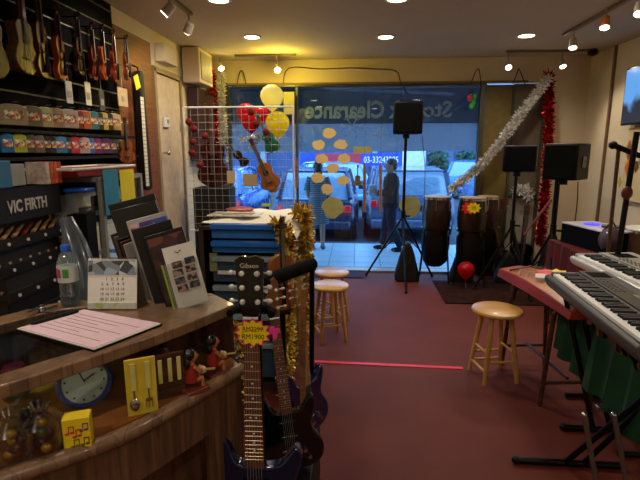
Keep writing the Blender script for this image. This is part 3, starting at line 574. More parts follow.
# drumstick rack
DS = mat('rack_black_card', (20, 19, 18), .5)
t = thing('drumstick_rack', 'black drumstick display rack with white maker lettering and slanted trays', 'display rack', (-1.82, 2.35, .75))
MB().prism([(0, 0), (.24, 0), (.24, .28), (.12, .62), (.12, .62 + .16), (0, .80)], .52, frame((-1.95, 2.63, .72), (1, 0, 0), (0, -1, 0))).build('stand_body', DS, t, world=True, bev=.004)
hdr = MB(); hdr.box((-1.74, 2.37, 1.375), (.02, .54, .17)); hdr.build('header_board', DS, t, world=True)
text('lettering', 'VIC FIRTH', .085, mat('rack_lettering', (205, 200, 190), .6), frame((-1.727, 2.36, 1.365), (0, 1, 0), (1, 0, 0)), t, ext=.001, sx=.8, bold=.028)
for k in range(4):
    z = 1.19 - k * .13; x = -1.72 + k * .012
    tr = MB(); tr.box((x, 2.37, z), (.02, .54, .05)); tr.box((x - .05, 2.37, z - .03), (.1, .54, .008)); o = tr.build('tray', DS, t, world=True)
    [MB().cyl((x + .011, 2.16 + j * .14, z), (x + .016, 2.16 + j * .14, z), .009, n=10).build('stud', WHT, o, world=True) for j in range(4)]
sticks = wood('drumstick_hickory', (150, 104, 60), (196, 156, 104), .5)
for k in range(3):
    for j in range(7):
        z = 1.205 - k * .13; x = -1.745 + k * .012; y = 2.13 + j * .075
        mb = MB(); mb.tube([(x - .012, y - .02, z + .005), (x - .04, y + .06, z + .03), (x - .05, y + .11, z + .05)], [.012, .011, .006], 8)
        tag(mb.build('drumstick', mat('red_lacquer_stick', (130, 40, 30), .4) if (j == 3 and k == 0) else sticks), 'pale wooden drumstick bundle end in the %s tray of the black rack' % ['top', 'middle', 'bottom'][k] if not (j == 3 and k == 0) else 'red lacquered drumstick in the top tray of the black rack', 'drumstick', 'drumsticks in the %s tray' % ['top', 'middle', 'bottom'][k])
# stuff above the rack
for c, y, wv, h, z, col, lab, nm in (( -1.72, 2.12, .14, .13, 1.47, (50, 110, 150), 'blue box on top of the drumstick rack near the left edge', 'cardboard_box'), (-1.76, 2.28, .12, .11, 1.47, (150, 150, 145), 'pale grey carton beside the orange book stack', 'cardboard_box')):
    tag(slab(nm, (c, y, z + h / 2), (.1, wv, h), mat('bx%d' % col[0], col, .6), bev=.004), lab, 'box')
for i, (y, col) in enumerate(((2.42, (196, 176, 160)), (2.455, (190, 90, 50)), (2.49, (205, 84, 40)), (2.525, (176, 66, 34)))):
    tag(slab('song_book', (-1.74, y + .06, 1.525), (.12, .028, .12), mat('songbook%d' % i, col, .6, noise=.35, scale=40), bev=.002), ['white-spined', 'dusty orange', 'bright orange', 'dark orange'][i] + ' song book standing above the drumstick rack', 'book', 'orange song books')
q = Vector((-1.66, 2.72, 0)); t = thing('storage_tub', 'clear plastic tub with a blue lid beside the drumstick rack', 'tub', (q.x, q.y, 1.27)); MB().box((q.x, q.y, 1.34), (.12, .1, .13), taper=1.06).build('tub', ACRY, t, world=True, bev=.01); MB().box((q.x, q.y, 1.415), (.14, .12, .02)).build('lid', BLU, t, world=True, bev=.006)
tag(slab('storage_pedestal', (q.x, q.y, .635), (.12, .1, 1.27), BLK), 'dark stand under the blue-lidded tub', 'stand')
# grey transparent bag
a = P(60, 216, y=2.0); mb = MB(); pts = [P(66, 218, y=2.05), P(76, 245, y=2.02), P(88, 285, y=2.0), P(92, 310, y=1.98), Vector((-.95, 1.97, .5)), Vector((-.95, 1.98, .0))]
mb.tube(pts, [.03, .05, .06, .07, .07, .07], 10, flat=.5); tag(mb.build('garment_bag', mat('smoky_grey_plastic', (70, 78, 88), .25, noise=.3, scale=14, coat=.5)), 'smoky grey plastic sleeve leaning behind the water bottle', 'bag')

# ------------------------------------------------------------------ glass-topped counter
ZC = 1.12; CW = wood('counter_walnut_laminate', (78, 56, 42), (142, 108, 80), .35, (5, 5, 5), 3, coat=.35); nt_ = CW.node_tree; br_ = nt_.nodes.new('ShaderNodeTexBrick'); br_.inputs['Scale'].default_value = 1.0; br_.inputs['Brick Width'].default_value = .03; br_.inputs['Row Height'].default_value = .05; br_.inputs['Mortar Size'].default_value = .0012
br_.inputs['Color1'].default_value = (*lin((104, 78, 58)), 1); br_.inputs['Color2'].default_value = (*lin((140, 108, 80)), 1); br_.inputs['Mortar'].default_value = (*lin((66, 48, 36)), 1)
mr_ = nt_.nodes.new('ShaderNodeMixRGB'); mr_.inputs[0].default_value = .55; cr_ = [x for x in nt_.nodes if x.type == 'VALTORGB'][0]
nt_.links.new([x for x in nt_.nodes if x.type == 'TEX_COORD'][0].outputs['Object'], br_.inputs['Vector']); nt_.links.new(cr_.outputs[0], mr_.inputs[1]); nt_.links.new(br_.outputs[0], mr_.inputs[2]); nt_.links.new(mr_.outputs[0], nt_.nodes['Principled BSDF'].inputs['Base Color'])
CWF = wood('counter_front_planks', (66, 44, 32), (112, 80, 58), .45, (14, 14, 1), 3)
Opx = [(-60, 403), (0, 386), (60, 367), (120, 347), (180, 326), (235, 304)]
O = [P(*p, z=ZC) for p in Opx]; Bk = [P(*p, z=ZC) for p in ((-60, 330), (0, 316), (60, 302), (110, 299), (160, 296), (212, 293))]
ctr = thing('display_counter', 'curved walnut shop counter with glass top and open display shelf', 'counter', (-.8, 1.3, 0))
def strip(top_out, width, thick, z, n=5, inward=None):
    o_ = smooth([(p.x, p.y, 0) for p in top_out], n, False); return o_
Os = strip(O, 0, 0, ZC); Bs = strip(Bk, 0, 0, ZC)
def band(A, Bb, z1, th, nm, m, par=ctr, bev=.004):
    n = len(A); secs = [[(A[i].x, A[i].y, z1 - th), (A[i].x, A[i].y, z1), (Bb[i].x, Bb[i].y, z1), (Bb[i].x, Bb[i].y, z1 - th)] for i in range(n)]
    return MB().loft(secs).build(nm, m, par, world=True, bev=bev)
mixv = lambda A, Bb, f: [a.lerp(b_, f) for a, b_ in zip(A, Bb)]
I1 = mixv(Os, Bs, .13); I2 = mixv(Os, Bs, .84)
band(Os, I1, ZC, .035, 'front_rim', CW); band(I2, Bs, ZC, .035, 'back_rim', CW)
ng = int(len(Os) * .56)
gs = MB().loft([[(I1[i].x, I1[i].y, ZC - .012), (I1[i].x, I1[i].y, ZC - .003), (I2[i].x, I2[i].y, ZC - .003), (I2[i].x, I2[i].y, ZC - .012)] for i in range(ng)]); gs.build('glass_top', CLEAR, ctr, world=True)
ws = MB().loft([[(I1[i].x, I1[i].y, ZC - .03), (I1[i].x, I1[i].y, ZC - .002), (I2[i].x, I2[i].y, ZC - .002), (I2[i].x, I2[i].y, ZC - .03)] for i in range(ng - 1, len(Os))]); ws.build('solid_top', CW, ctr, world=True)
ZL = .93; Lp = [P(*p, z=ZL) for p in ((-60, 502), (0, 481), (62, 461), (119, 438), (178, 405), (243, 365))]; Ls = strip(Lp, 0, 0, ZL)
Lb = [v.lerp(b_, .12) for v, b_ in zip(Ls, Bs)]
lg = MB(); lg.tube([Vector((a.lerp(b_, .5).x, a.lerp(b_, .5).y, ZL - .02)) for a, b_ in zip(Ls, Lb)], .022, 10, flat=1); lg.build('rounded_ledge', CW, ctr, world=True)
fl = MB().loft([[(Lb[i].x, Lb[i].y, ZL - .03), (Lb[i].x, Lb[i].y, ZL - .01), (Bs[i].x, Bs[i].y, ZL - .01), (Bs[i].x, Bs[i].y, ZL - .03)] for i in range(len(Bs))]); fl.build('display_shelf', wood('orange_shelf_wood', (130, 74, 34), (168, 104, 52), .4), ctr, world=True)
gf = MB(); Gi = [v.lerp(b_, .1) for v, b_ in zip(Os, Bs)]
gf.loft([[(p.x, p.y, ZL - .01), (p.x, p.y, ZC - .035), (p.x - .004, p.y + .004, ZC - .035), (p.x - .004, p.y + .004, ZL - .01)] for p in Gi]); gf.build('front_glass', CLEAR, ctr, world=True)
# front panel below ledge with a recess at the foot
pn = MB(); Fp = [v.lerp(b_, .07) for v, b_ in zip(Ls, Bs)]; n = len(Fp)
for i in range(n - 1):
    f = i / (n - 1); zb0 = 0 if f > .86 else .75; a, b_ = Fp[i], Fp[i + 1]
    pn.loft([[(p.x, p.y, zb0), (p.x, p.y, ZL - .03), (p.x - .02, p.y + .02, ZL - .03), (p.x - .02, p.y + .02, zb0)] for p in (a, b_)])
pn.build('front_panel', CWF, ctr, world=True)
bk = MB(); bk.loft([[(p.x, p.y - .012, 0), (p.x, p.y - .012, ZC - .035), (p.x, p.y, ZC - .035), (p.x, p.y, 0)] for p in Bs]); bk.build('back_panel', CWF, ctr, world=True)
e0, e1 = Fp[-1], Bs[-1]; ep = MB(); Oe = Os[-1].lerp(Bs[-1], .1); ep.loft([[(p.x, p.y, 0), (p.x, p.y, ZC - .035), (p.x - .035, p.y - .004, ZC - .035), (p.x - .035, p.y - .004, 0)] for p in (Oe, e1)]); ep.build('end_panel', CWF, ctr, world=True)
# interior back boarding (dark)
# --- on the counter
cb = thing('clipboard', 'clipboard with pink printed form lying on the glass counter top', 'clipboard', (0, 0, 0)); k = P(95, 330, z=ZC)
c0, c1, c2, c3 = [P(*p, z=ZC + .006) for p in ((17, 329), (94, 350), (161, 324), (84, 310))]
WM[cb] = Matrix.Translation((k.x, k.y, ZC)); cb.location = (k.x, k.y, ZC)
def sheet(cs, z, th, s_=1.0):
    c = sum(cs, Vector()) / 4; q_ = [c + (p - c) * s_ for p in cs]; return MB().loft([[(p.x, p.y, z) for p in q_], [(p.x, p.y, z + th) for p in q_]])
sheet([c0, c1, c2, c3], ZC + .001, .004, 1.02).build('board', BLK, cb, world=True); sheet([c0, c1, c2, c3], ZC + .006, .002).build('sheet_stack', PAPER, cb, world=True)
sheet([c0, c1, c2, c3], ZC + .0085, .0015, .97).build('pink_form', mat('pink_form_paper', (226, 194, 206), .8, noise=.05, scale=60), cb, world=True)['label'] = 'pink printed form'
fm = MB(); u = (c1 - c0); v = (c3 - c0)
for i in range(2, 9):
    a = c0 + v * (i / 10) + u * .12; b_ = c0 + v * (i / 10) + u * (.55 + .35 * ((i * 7) % 3) / 2); fm.tube([(a.x, a.y, ZC + .0105), (b_.x, b_.y, ZC + .0105)], .0008, 4)
fm.build('ruled_lines', mat('faint_print', (150, 110, 130), .8), cb, world=True)
a, b_ = P(31, 324, z=ZC + .015), P(78, 311, z=ZC + .015); tag(MB().tube([a, a.lerp(b_, .1), a.lerp(b_, .9), b_], [.003, .006, .006, .005], 10).build('pen', BLK), 'black marker pen lying on the far edge of the clipboard', 'pen')
kc = P(42, 312, z=ZC); t = thing('key_bunch', 'bunch of dark keys beside the water bottle on counter', 'keys', kc)
for i in range(5):
    a = i * 1.1; MB(T(kc.x, kc.y, ZC + .004 + i * .003, a)).box((.028, 0, 0), (.05, .01, .003)).ell((.0, 0, 0), (.014, .012, .004)).build('key', GLOSSBLK if i % 2 else CHR, t, world=True)
# water bottle
q = P(71, 305, z=ZC); t = thing('water_bottle', 'clear plastic water bottle with blue cap standing on the counter', 'bottle', q)
PET = glassy('clear_pet_plastic', (215, 228, 232), .16, .05, .12, (200, 210, 215))
MB().lathe([(.0, .002), (.026, 0), (.031, .012), (.029, .03), (.032, .04), (.029, .052), (.032, .064), (.030, .08), (.032, .085), (.032, .145), (.03, .155), (.022, .18), (.012, .192), (.012, .2)], n=24).build('bottle_body', PET, t)
MB().lathe([(.014, .192), (.0145, .212), (.013, .214), (0, .214)], n=20).build('cap', BLU, t)['label'] = 'blue cap'
lb = MB(); lb.lathe([(.0325, .088), (.0325, .142)], n=24); lb.build('label_wrap', mat('bottle_label', (205, 212, 205), .4), t)
for a, c, nm in ((-1.2, (70, 150, 60), 'g'), (-2.0, (190, 70, 120), 'p')): MB(Matrix.Rotation(a, 4, 'Z')).box((.032, 0, .12), (.003, .018, .03)).build('label_patch', mat('lblpatch' + nm, c, .5), t)
MB().lathe([(.0, .004), (.027, .006), (.0285, .03), (.028, .07), (0, .07)], n=20).build('water', glassy('water', (210, 225, 230), .1), t)
# desk calendar
a, b_ = P(88, 309, z=ZC), P(137, 309, z=ZC); M_ = frame(a.lerp(b_, .5), b_ - a, (0, 0, 1)); Wc = (b_ - a).length; zc = .165
t = thing('desk_calendar', 'spiral-bound desk calendar with landscape picture on its tent stand', 'calendar', M_)
WM[t] = M_
def leaf_(y0, y1, z0, z1, th=.003, wv=Wc): return MB().loft([[(-wv / 2, y0, z0), (wv / 2, y0, z0), (wv / 2, y0 - th, z0), (-wv / 2, y0 - th, z0)], [(-wv / 2, y1, z1), (wv / 2, y1, z1), (wv / 2, y1 - th, z1), (-wv / 2, y1 - th, z1)]])
leaf_(0, .035, .0, zc).build('front_leaf', PAPER, t); leaf_(.09, .035, .0, zc).build('rear_leaf', mat('calendar_card', (110, 96, 80), .7), t)
leaf_(-.001 + .024, -.001 + .035, .115, zc - .004, .004, Wc * .98).build('picture', blotch('landscape_print', [(190, 196, 200), (120, 130, 140), (60, 64, 70), (150, 170, 190)], 34), t)
leaf_(-.002, .0015, .002, .022, .004, Wc * .98).build('footer_strip', blotch('footer_print', [(190, 190, 180), (170, 180, 120), (180, 180, 175)], 40), t)
sp = MB(); [sp.tube([(-Wc * .45 + i * Wc * .9 / 21, .035 + .006 * math.cos(b2), zc + .006 * math.sin(b2)) for b2 in [j * PI / 4 for j in range(8)]], .001, 4, closed=True) for i in range(22)]; sp.build('spiral_binding', CHR, t)
dy = math.atan2(.035, zc); rows = ['    1   2   3   4', ' 5   6   7   8   9', '10 11 12 13 14', '15 16 17 18 19', '20 21 22 23 24']
for i, r_ in enumerate(rows): text('date_row', r_, .0135, mat('print_black', (50, 48, 48), .8), M_ @ frame((0, -.004 + .035 * (.1 - i * .0165) / zc, .1 - i * .0165), (1, 0, 0), (0, -math.cos(dy), math.sin(dy))), t, ext=.0002, sx=1.0)
# upright folders, magazines and acrylic holder
def board_at(name, lab, cat, bl, br, tl, depth_l, th, m, cover=None, group=None):
    """leaning sheet: bottom-left, bottom-right on counter; top-left height by pixel at depth"""
    return None
def leaning(name, lab, cat, base, rz, wv, h, th, lean, m, group=None, cover=None, cwid=.9, z=ZC, roll=0.0):
    M_ = T(base[0], base[1], z, rz) @ Matrix.Rotation(roll, 4, 'Y') @ Matrix.Rotation(-lean, 4, 'X'); t = thing(name, lab, cat, M_, group)
    MB().box((0, th / 2, h / 2), (wv, th, h)).build('cover' if cover else 'board', m, t, bev=.002)
    MB().box((.002, th / 2, h / 2), (wv * .985, th * .7, h * .99)).build('pages', PAPER, t)
    if cover: MB().box((0, -.001, h * .52), (wv * cwid, .002, h * .86)).build('cover_art', cover, t)
    return t
FB = mat('black_folder', (22, 21, 22), .35)
art1 = blotch('song_cover_art', [(60, 90, 170), (190, 60, 60), (210, 190, 200), (90, 60, 140), (220, 160, 80)], 30, coat=.4)
art2 = blotch('dark_cover_art', [(26, 18, 20), (44, 26, 28), (70, 34, 30), (20, 16, 18), (110, 60, 50)], 26, coat=.4)
def at_c(px, py): return P(px, py, z=ZC)
specs = [('black_folder', 'tall plain black folder at the back of the counter stack', 'folder', 158, 295, .03, .165, .365, FB, None),
         ('black_folder', 'black folder with dark spine just in front of the tallest folder', 'folder', 160, 297, .05, .155, .345, mat('charcoal_folder', (34, 32, 34), .3), None),
         ('song_book', 'song book with white edge and colourful blue and red cover', 'book', 172, 299, .07, .14, .31, mat('white_cover', (176, 172, 170), .5), art1),
         ('song_book', 'slim book with black cover between colourful book and dark magazine', 'book', 176, 301, .085, .135, .285, FB, None),
         ('music_magazine', 'dark brown music magazine just behind the clear card holder', 'magazine', 188, 303, .1, .13, .265, FB, art2)]
for i, (nm, lab, cat, px, py, off, wv, h, m, cv) in enumerate(specs):
    b0 = at_c(px, py + 2); leaning(nm, lab, cat, (b0.x - .01, b0.y + .055 - i * .012), .5, wv, h, .012, .10, m, 'folders and books in the counter stack' if False else None, cv, roll=-.22)
for i in range(5):
    b0 = at_c(148, 296); leaning('sheet_music_file', ['brown-edged', 'grey-edged', 'black-edged', 'dark red-edged', 'white-edged'][i] + ' thin music file in the row beside the black folders', 'file', (b0.x - .03 + i * .018, b0.y + .06 - i * .016), .95, .13, .25 - i * .006, .006, .08, mat('file%d' % i, [(70, 50, 40), (90, 88, 84), (24, 24, 26), (80, 34, 30), (150, 146, 140)][i], .4), 'thin files in the counter stack', roll=-.2)
b0 = at_c(192, 308); M_ = T(b0.x + .0, b0.y + .012, ZC, .42) @ Matrix.Rotation(-.2, 4, 'Y') @ Matrix.Rotation(-.16, 4, 'X'); t = thing('card_holder', 'clear acrylic holder with white leaflet of small photos on the counter corner', 'leaflet holder', M_)
MB().box((0, 0, .082), (.115, .003, .164)).build('front_pane', ACRY, t); MB().box((0, .022, .09), (.115, .003, .18)).build('back_pane', ACRY, t); MB().box((0, .011, .003), (.115, .022, .006)).build('foot', ACRY, t)
MB().box((.004, .01, .112), (.105, .004, .215)).build('leaflet', PAPER, t)['label'] = 'white leaflet'
for i, (x, z) in enumerate(((-.014, .155), (.03, .16), (-.018, .128), (.026, .132), (-.018, .1), (.024, .104), (-.016, .072), (.026, .076))): MB().box((x, -.0025, z), (.034, .002, .022)).build('photo_print', blotch('photo%d' % (i % 3), [[(60, 40, 40), (120, 90, 80), (30, 30, 50), (150, 120, 110)], [(40, 50, 80), (100, 80, 70), (24, 22, 30)], [(90, 60, 50), (40, 34, 40), (150, 130, 120)]][i % 3], 90), t)
MB().box((-.062, .012, .085), (.006, .01, .16)).build('green_spine', mat('lime_edge', (140, 170, 40), .5), t)
mk = MB(); mk.tube([(-.01, -.003, .2), (0, -.003, .194), (.01, -.003, .202)], .0018, 5); mk.build('mark', BLK, t)
# --- in the counter display
def on_shelf(px, py): return P(px, py, z=ZL - .01)
q = on_shelf(76, 452); t = thing('gift_box', 'small yellow box printed with music notes inside the counter', 'box', T(q.x - .005, q.y + .025, ZL - .01, .38))
MB().box((0, 0, .043), (.062, .04, .086)).build('carton', mat('yellow_box_card', (226, 196, 30), .5), t, bev=.002)
MB().box((-.0315, 0, .043), (.001, .038, .084)).build('side_panel', mat('greenish_box_side', (96, 110, 50), .5), t)
for x, z, c in ((-.016, .056, (190, 60, 30)), (.016, .06, (120, 60, 120)), (.0, .046, (180, 40, 40)), (-.006, .02, (110, 110, 20)), (.016, .022, (96, 80, 20))):
    mb = MB(); mb.ell((x - .005, -.021, z - .008), (.005, .001, .0035)); mb.ell((x + .006, -.021, z - .006), (.005, .001, .0035)); mb.box((x - .001, -.021, z), (.002, .001, .017)); mb.box((x + .01, -.021, z + .002), (.002, .001, .017)); mb.box((x + .0045, -.021, z + .01), (.013, .001, .003)); mb.build('music_note', mat('note%d_%d' % (c[0], c[2]), c, .5), t)
q = on_shelf(92, 415); M_ = T(q.x - .05, q.y + .06, ZL + .06, .35) @ Matrix.Rotation(-.5, 4, 'X'); t = thing('wall_clock', 'round clock with blue rim leaning inside the glass counter', 'clock', M_)
rim = MB(Matrix.Rotation(PI / 2, 4, 'X')); rim.lathe([(.062, -.008), (.074, -.008), (.076, .004), (.07, .010), (.062, .006)], n=36, ring=True); rim.build('rim', mat('clock_blue', (60, 80, 150), .4), t)
fc = MB(Matrix.Rotation(PI / 2, 4, 'X')); fc.lathe([(0, -.006), (.063, -.006), (.063, .001), (0, .001)], n=36); fc.build('face', mat('clock_face', (205, 205, 180), .5), t)
hd = MB(); hd.box((.012, -.003, .01), (.034, .002, .003), R=Matrix.Rotation(-.6, 3, 'Y')); hd.box((-.01, -.003, .016), (.003, .002, .045), R=Matrix.Rotation(-.5, 3, 'Y')); hd.build('hands', BLK, t)
mm = MB(); [mm.box((.052 * math.sin(a), -.003, .052 * math.cos(a)), (.005, .001, .005)) for a in [j * PI / 6 for j in range(12)]]; mm.build('hour_marks', BLK, t)
q = on_shelf(140, 418); M_ = T(q.x, q.y + .022, ZL - .01, .5); t = thing('cutlery_set', 'yellow packaged spoon and fork souvenir set hanging in the counter', 'souvenir set', M_)
MB().box((0, 0, .075), (.072, .006, .15)).build('yellow_card', mat('souvenir_yellow', (206, 180, 50), .5), t, bev=.002)
for x, sp_ in ((-.018, True), (.016, False)):
    MB().box((x, -.006, .105), (.012, .004, .07)).build('handle', mat('pale_gold', (200, 190, 110), .4), t)
    hd = MB(); hd.cyl((x, -.007, .07), (x, -.007, .045), .002)
    if sp_: hd.ell((x, -.008, .032), (.012, .004, .017))
    else: hd.box((x, -.007, .04), (.016, .003, .008)); [hd.box((x + k * .005, -.007, .028), (.002, .003, .02)) for k in (-1.4, 0, 1.4)]
    hd.build('spoon_bowl' if sp_ else 'fork_tines', CHR, t)
t.scale = (1.12,) * 3
q = on_shelf(168, 401); M_ = T(q.x, q.y + .025, ZL - .01, .58); t = thing('souvenir_rack', 'dark board holding three pale yellow bookmarks beside the cutlery set', 'souvenir board', M_)
MB().box((0, 0, .07), (.085, .01, .14)).build('board', DARKW, t)
for x in (-.028, 0, .026): o = MB().box((x, -.008, .09), (.012, .004, .075)).build('bookmark', MC['pale_gold'], t, bev=.004)
for (px, py, lab) in ((190, 395, 'small seated guitarist figurine in red nearest the bookmarks'), (212, 378, 'small seated guitarist figurine with dark hair nearest the counter end')):
    q = on_shelf(px, py); M_ = T(q.x, q.y + .02, ZL - .01, .9); t = thing('guitarist_figurine', lab, 'figurine', M_, 'guitarist figurines'); b = MB()
    b.tube([(0, 0, .03), (0, 0, .05), (0, 0, .072)], [.014, .012, .008], 10); b.ell((.004, 0, .088), (.013, .011, .015)); b.ell((.018, 0, .086), .0035)
    for s_ in (-1, 1): b.tube([(0, s_ * .008, .03), (.022, s_ * .01, .032), (.024, s_ * .01, .008)], [.007, .006, .005], 8); b.tube([(0, s_ * .013, .068), (.012, s_ * .018, .052), (.022, s_ * .006, .05)], [.005, .004, .004], 8)
    o = b.build('body', mat('figurine_skin', (176, 112, 66), .5), t); remesh(o, .0016)
    MB().tube([(0, 0, .028), (0, 0, .05), (0, 0, .07)], [.0165, .0145, .011], 12).build('red_jacket', mat('figurine_red', (140, 30, 24), .5), t)
    h_ = MB(); h_.ell((-.004, 0, .094), (.015, .0135, .016)); h_.ell((-.01, 0, .075), (.008, .011, .016)); h_.build('hair', GLOSSBLK, t)
    g_ = MB(Matrix.Translation((.026, 0, .047)) @ Matrix.Rotation(1.2, 4, 'X')); g_.ell((0, 0, 0), (.004, .012, .012)); g_.ell((0, 0, .014), (.004, .009, .009)); g_.box((0, 0, .04), (.003, .004, .045)); g_.build('guitar', mat('figurine_cream', (200, 170, 120), .4), t)
    MB().box((.005, 0, .006), (.06, .05, .012)).build('base', mat('figurine_base', (110, 50, 40), .4), t, bev=.002); t.scale = (1.3,) * 3
for i, (px, py, c, lab) in enumerate(((6, 470, (90, 60, 40), 'cellophane bag of brown and gold trinkets in the counter, left edge'), (36, 462, (40, 80, 50), 'cellophane bag with green trinkets beside the yellow note box'), (22, 442, (150, 120, 50), 'gold trinket bag behind the two front cellophane bags'))):
    q = on_shelf(px, py); t = thing('trinket_bag', lab, 'bag', (q.x, q.y + .03, ZL - .01), 'cellophane trinket bags'); rnd = random.Random(i)
    for k in range(9): MB().ell((rnd.uniform(-.022, .022), rnd.uniform(-.015, .015), .012 + k * .007), (.010, .009, .009)).build('trinket', mat('trinket%d_%d' % (i, k % 3), [c, (170, 130, 40), (70, 40, 60)][k % 3], .3, .3), t)
    MB().lathe([(.03, 0), (.036, .03), (.034, .065), (.012, .085), (.022, .1)], n=14).build('cellophane', glassy('cellophane', (235, 238, 235), .18, .12), t); t.scale = (1.3,) * 3
for i, (px, py, c, lab) in enumerate(((15, 372, (70, 96, 70), 'green round trinket seen through the glass top near left edge'), (45, 356, (150, 140, 110), 'pale dish seen through the glass counter top'), (12, 352, (170, 60, 90), 'pink wrapped sweet packet under the glass top'))):
    q = P(px, py, z=1.0); tag(MB().lathe([(.0, 0), (.03, 0), (.038, .02), (.03, .035), (0, .03)], (q.x, q.y, ZL - .01), 16).build('trinket_dish', mat('dish%d' % i, c, .4, noise=.4, scale=60)), lab, 'dish')

# ------------------------------------------------------------------ plastic drawer unit with cloth
x0, x1, y0, y1, zt = -1.0, -.46, 2.98, 3.75, 1.16
t = thing('drawer_tower', 'tall dark cabinet holding blue-fronted clear plastic drawers', 'drawer unit', (-.73, 3.3, 0))
DB = mat('drawer_carcass', (58, 44, 38), .6)
mb = MB(); mb.box((x0 - .01, 3.36, zt / 2), (.03, .76, zt)); mb.box((x1 + .01, 3.36, zt / 2), (.03, .76, zt)); mb.box((-.73, 3.74, zt / 2), (.54, .02, zt)); mb.box((-.73, 3.36, zt - .012), (.58, .78, .024)); mb.box((-.73, 3.36, .03), (.54, .74, .06)); mb.build('carcass', DB, t, world=True)
for i, (za, zb, op) in enumerate(((1.075, 1.185, 1), (.98, 1.07, 1), (.78, .97, 0), (.58, .77, 0), (.38, .57, 0), (.1, .37, 0))):
    m_ = ACRY if not op else mat('blue_drawer', (50, 120, 200), .3); zc_ = (za + zb) / 2
    o = MB().box((-.71, 2.985, zc_), (.46, .012, zb - za - .01)).build('drawer', glassy('smoky_blue_drawer', (150, 190, 215), .12, .1, .4, (110, 160, 190)) if not op else m_, t, world=True, bev=.003)
    MB().box((-.71, 2.965, zb - .025), (.46, .035, .035)).build('lip', (mat('blue_lip', (40, 116, 215), .35) if op else mat('clear_grey_lip', (140, 160, 168), .3)), o, world=True, bev=.005)
    if not op: MB().box((-.71, 3.08, za + .05), (.4, .14, .09)).build('contents', blotch('drawer_contents', [(150, 160, 150), (60, 110, 130), (190, 190, 170), (80, 90, 120)], 30), o, world=True)
MB().box((-.93, 2.972, .92), (.05, .02, .12)).build('side_label', mat('sage_label', (130, 140, 90), .6), t, world=True)
MB().box((-.84, 2.955, .855), (.12, .004, .025)).build('label_strip', PAPER, t, world=True)
ap = MB(); n = 14; vs = []
for i in range(n + 1):
    for j in range(n + 1):
        x = x0 - .06 + (x1 - x0 + .14) * i / n; y = y0 + .03 + (y1 - y0 - .02) * j / n; z = zt + .012 + .008 * math.sin(i * 1.3) * math.cos(j * .9)
        if j == 0: z -= .004
        if i == 0: z -= .05
        if i == n: z -= .09
        vs.append((x, y, z))
ap.add(vs + [(a_, b_, c_ + .004) for a_, b_, c_ in vs], [(i * (n + 1) + j, (i + 1) * (n + 1) + j, (i + 1) * (n + 1) + j + 1, i * (n + 1) + j + 1) for i in range(n) for j in range(n)] + [(k0 + (n + 1) ** 2, k0 + (n + 1) ** 2 + 1, k1 + (n + 1) ** 2 + 1, k1 + (n + 1) ** 2) for i in range(n) for j in range(n) for k0, k1 in ((i * (n + 1) + j, (i + 1) * (n + 1) + j),)])
tag(ap.build('white_cloth', mat('white_cloth', (246, 238, 220), .8, noise=.04)), 'cream white cloth draped over the top of the drawer cabinet', 'cloth')
q = P(236, 214, z=1.2); leaf0 = thing('open_brochure', 'open printed brochure lying on the white cloth', 'brochure', (q.x, q.y, 1.195)); MB().box((q.x, q.y, 1.199), (.36, .2, .006), R=-.05).build('pages', PAPER, leaf0, world=True); MB().box((q.x - .02, q.y - .02, 1.2035), (.3, .13, .002), R=-.05).build('printed_area', blotch('brochure_print', [(110, 80, 60), (160, 140, 120), (60, 50, 50), (200, 190, 170)], 18), leaf0, world=True)
q = P(266, 206, z=1.2); tag(slab('green_packet', (q.x, q.y, 1.207), (.07, .05, .02), mat('lime_packet', (150, 170, 40), .5), bev=.005), 'small lime green packet beside the open brochure', 'packet')
q = P(254, 199, z=1.22); tag(MB().lathe([(0, 0), (.1, 0), (.11, .012), (.08, .02), (0, .018)], (q.x, min(q.y, 3.62), 1.185), 24).build('red_plate', mat('red_green_plate', (150, 50, 36), .4, noise=.5, scale=18)), 'flat red and green plate at the back of the white cloth', 'plate')
t0 = P(201, 270, z=.95); tag(MB().box((-1.12, 3.1, .4), (.16, .3, .8)).build('dark_side_cabinet', DB, bev=.01), 'dark narrow cabinet left of the blue drawer unit', 'cabinet')
tinsel('gold_tinsel', [P(277, 222, y=2.93), P(286, 232, y=2.93), P(289, 300, y=2.93), P(286, 370, y=2.93), P(287, 440, y=2.93)], .075, 2200, [mat('gold_foil', (230, 186, 40), .3, .15), mat('gold_foil_pale', (250, 226, 120), .3, .15), mat('gold_foil_deep', (150, 108, 24), .3, .3)], 'thick gold tinsel hanging down the right side of the drawer cabinet', 3, .007)
tinsel('gold_tinsel', [P(296, 212, y=3.2), P(305, 210, y=3.3), P(306, 250, y=3.3), P(304, 300, y=3.3), P(303, 350, y=3.3)], .07, 1700, [MC['gold_foil'], MC['gold_foil_pale'], MC['gold_foil_deep']], 'gold tinsel looping back along the cloth edge nearest the stools', 4, .007)
tinsel('red_tinsel', [(x1 + .06, 2.93, 1.08), (x1 + .065, 2.92, .85)], .025, 200, [mat('red_foil', (190, 20, 24), .25, .9), mat('red_foil_deep', (110, 8, 14), .3, .9)], 'short red tinsel strip mixed into the gold one', 5, .005)
tinsel('gold_tinsel', [(-.47, 1.72, .98), (-.42, 1.70, .85), (-.40, 1.70, .6), (-.39, 1.70, .25)], .035, 700, [MC['gold_foil'], MC['gold_foil_pale'], MC['gold_foil_deep']], 'thin gold tinsel behind the front blue guitar by the counter end', 6, .004)

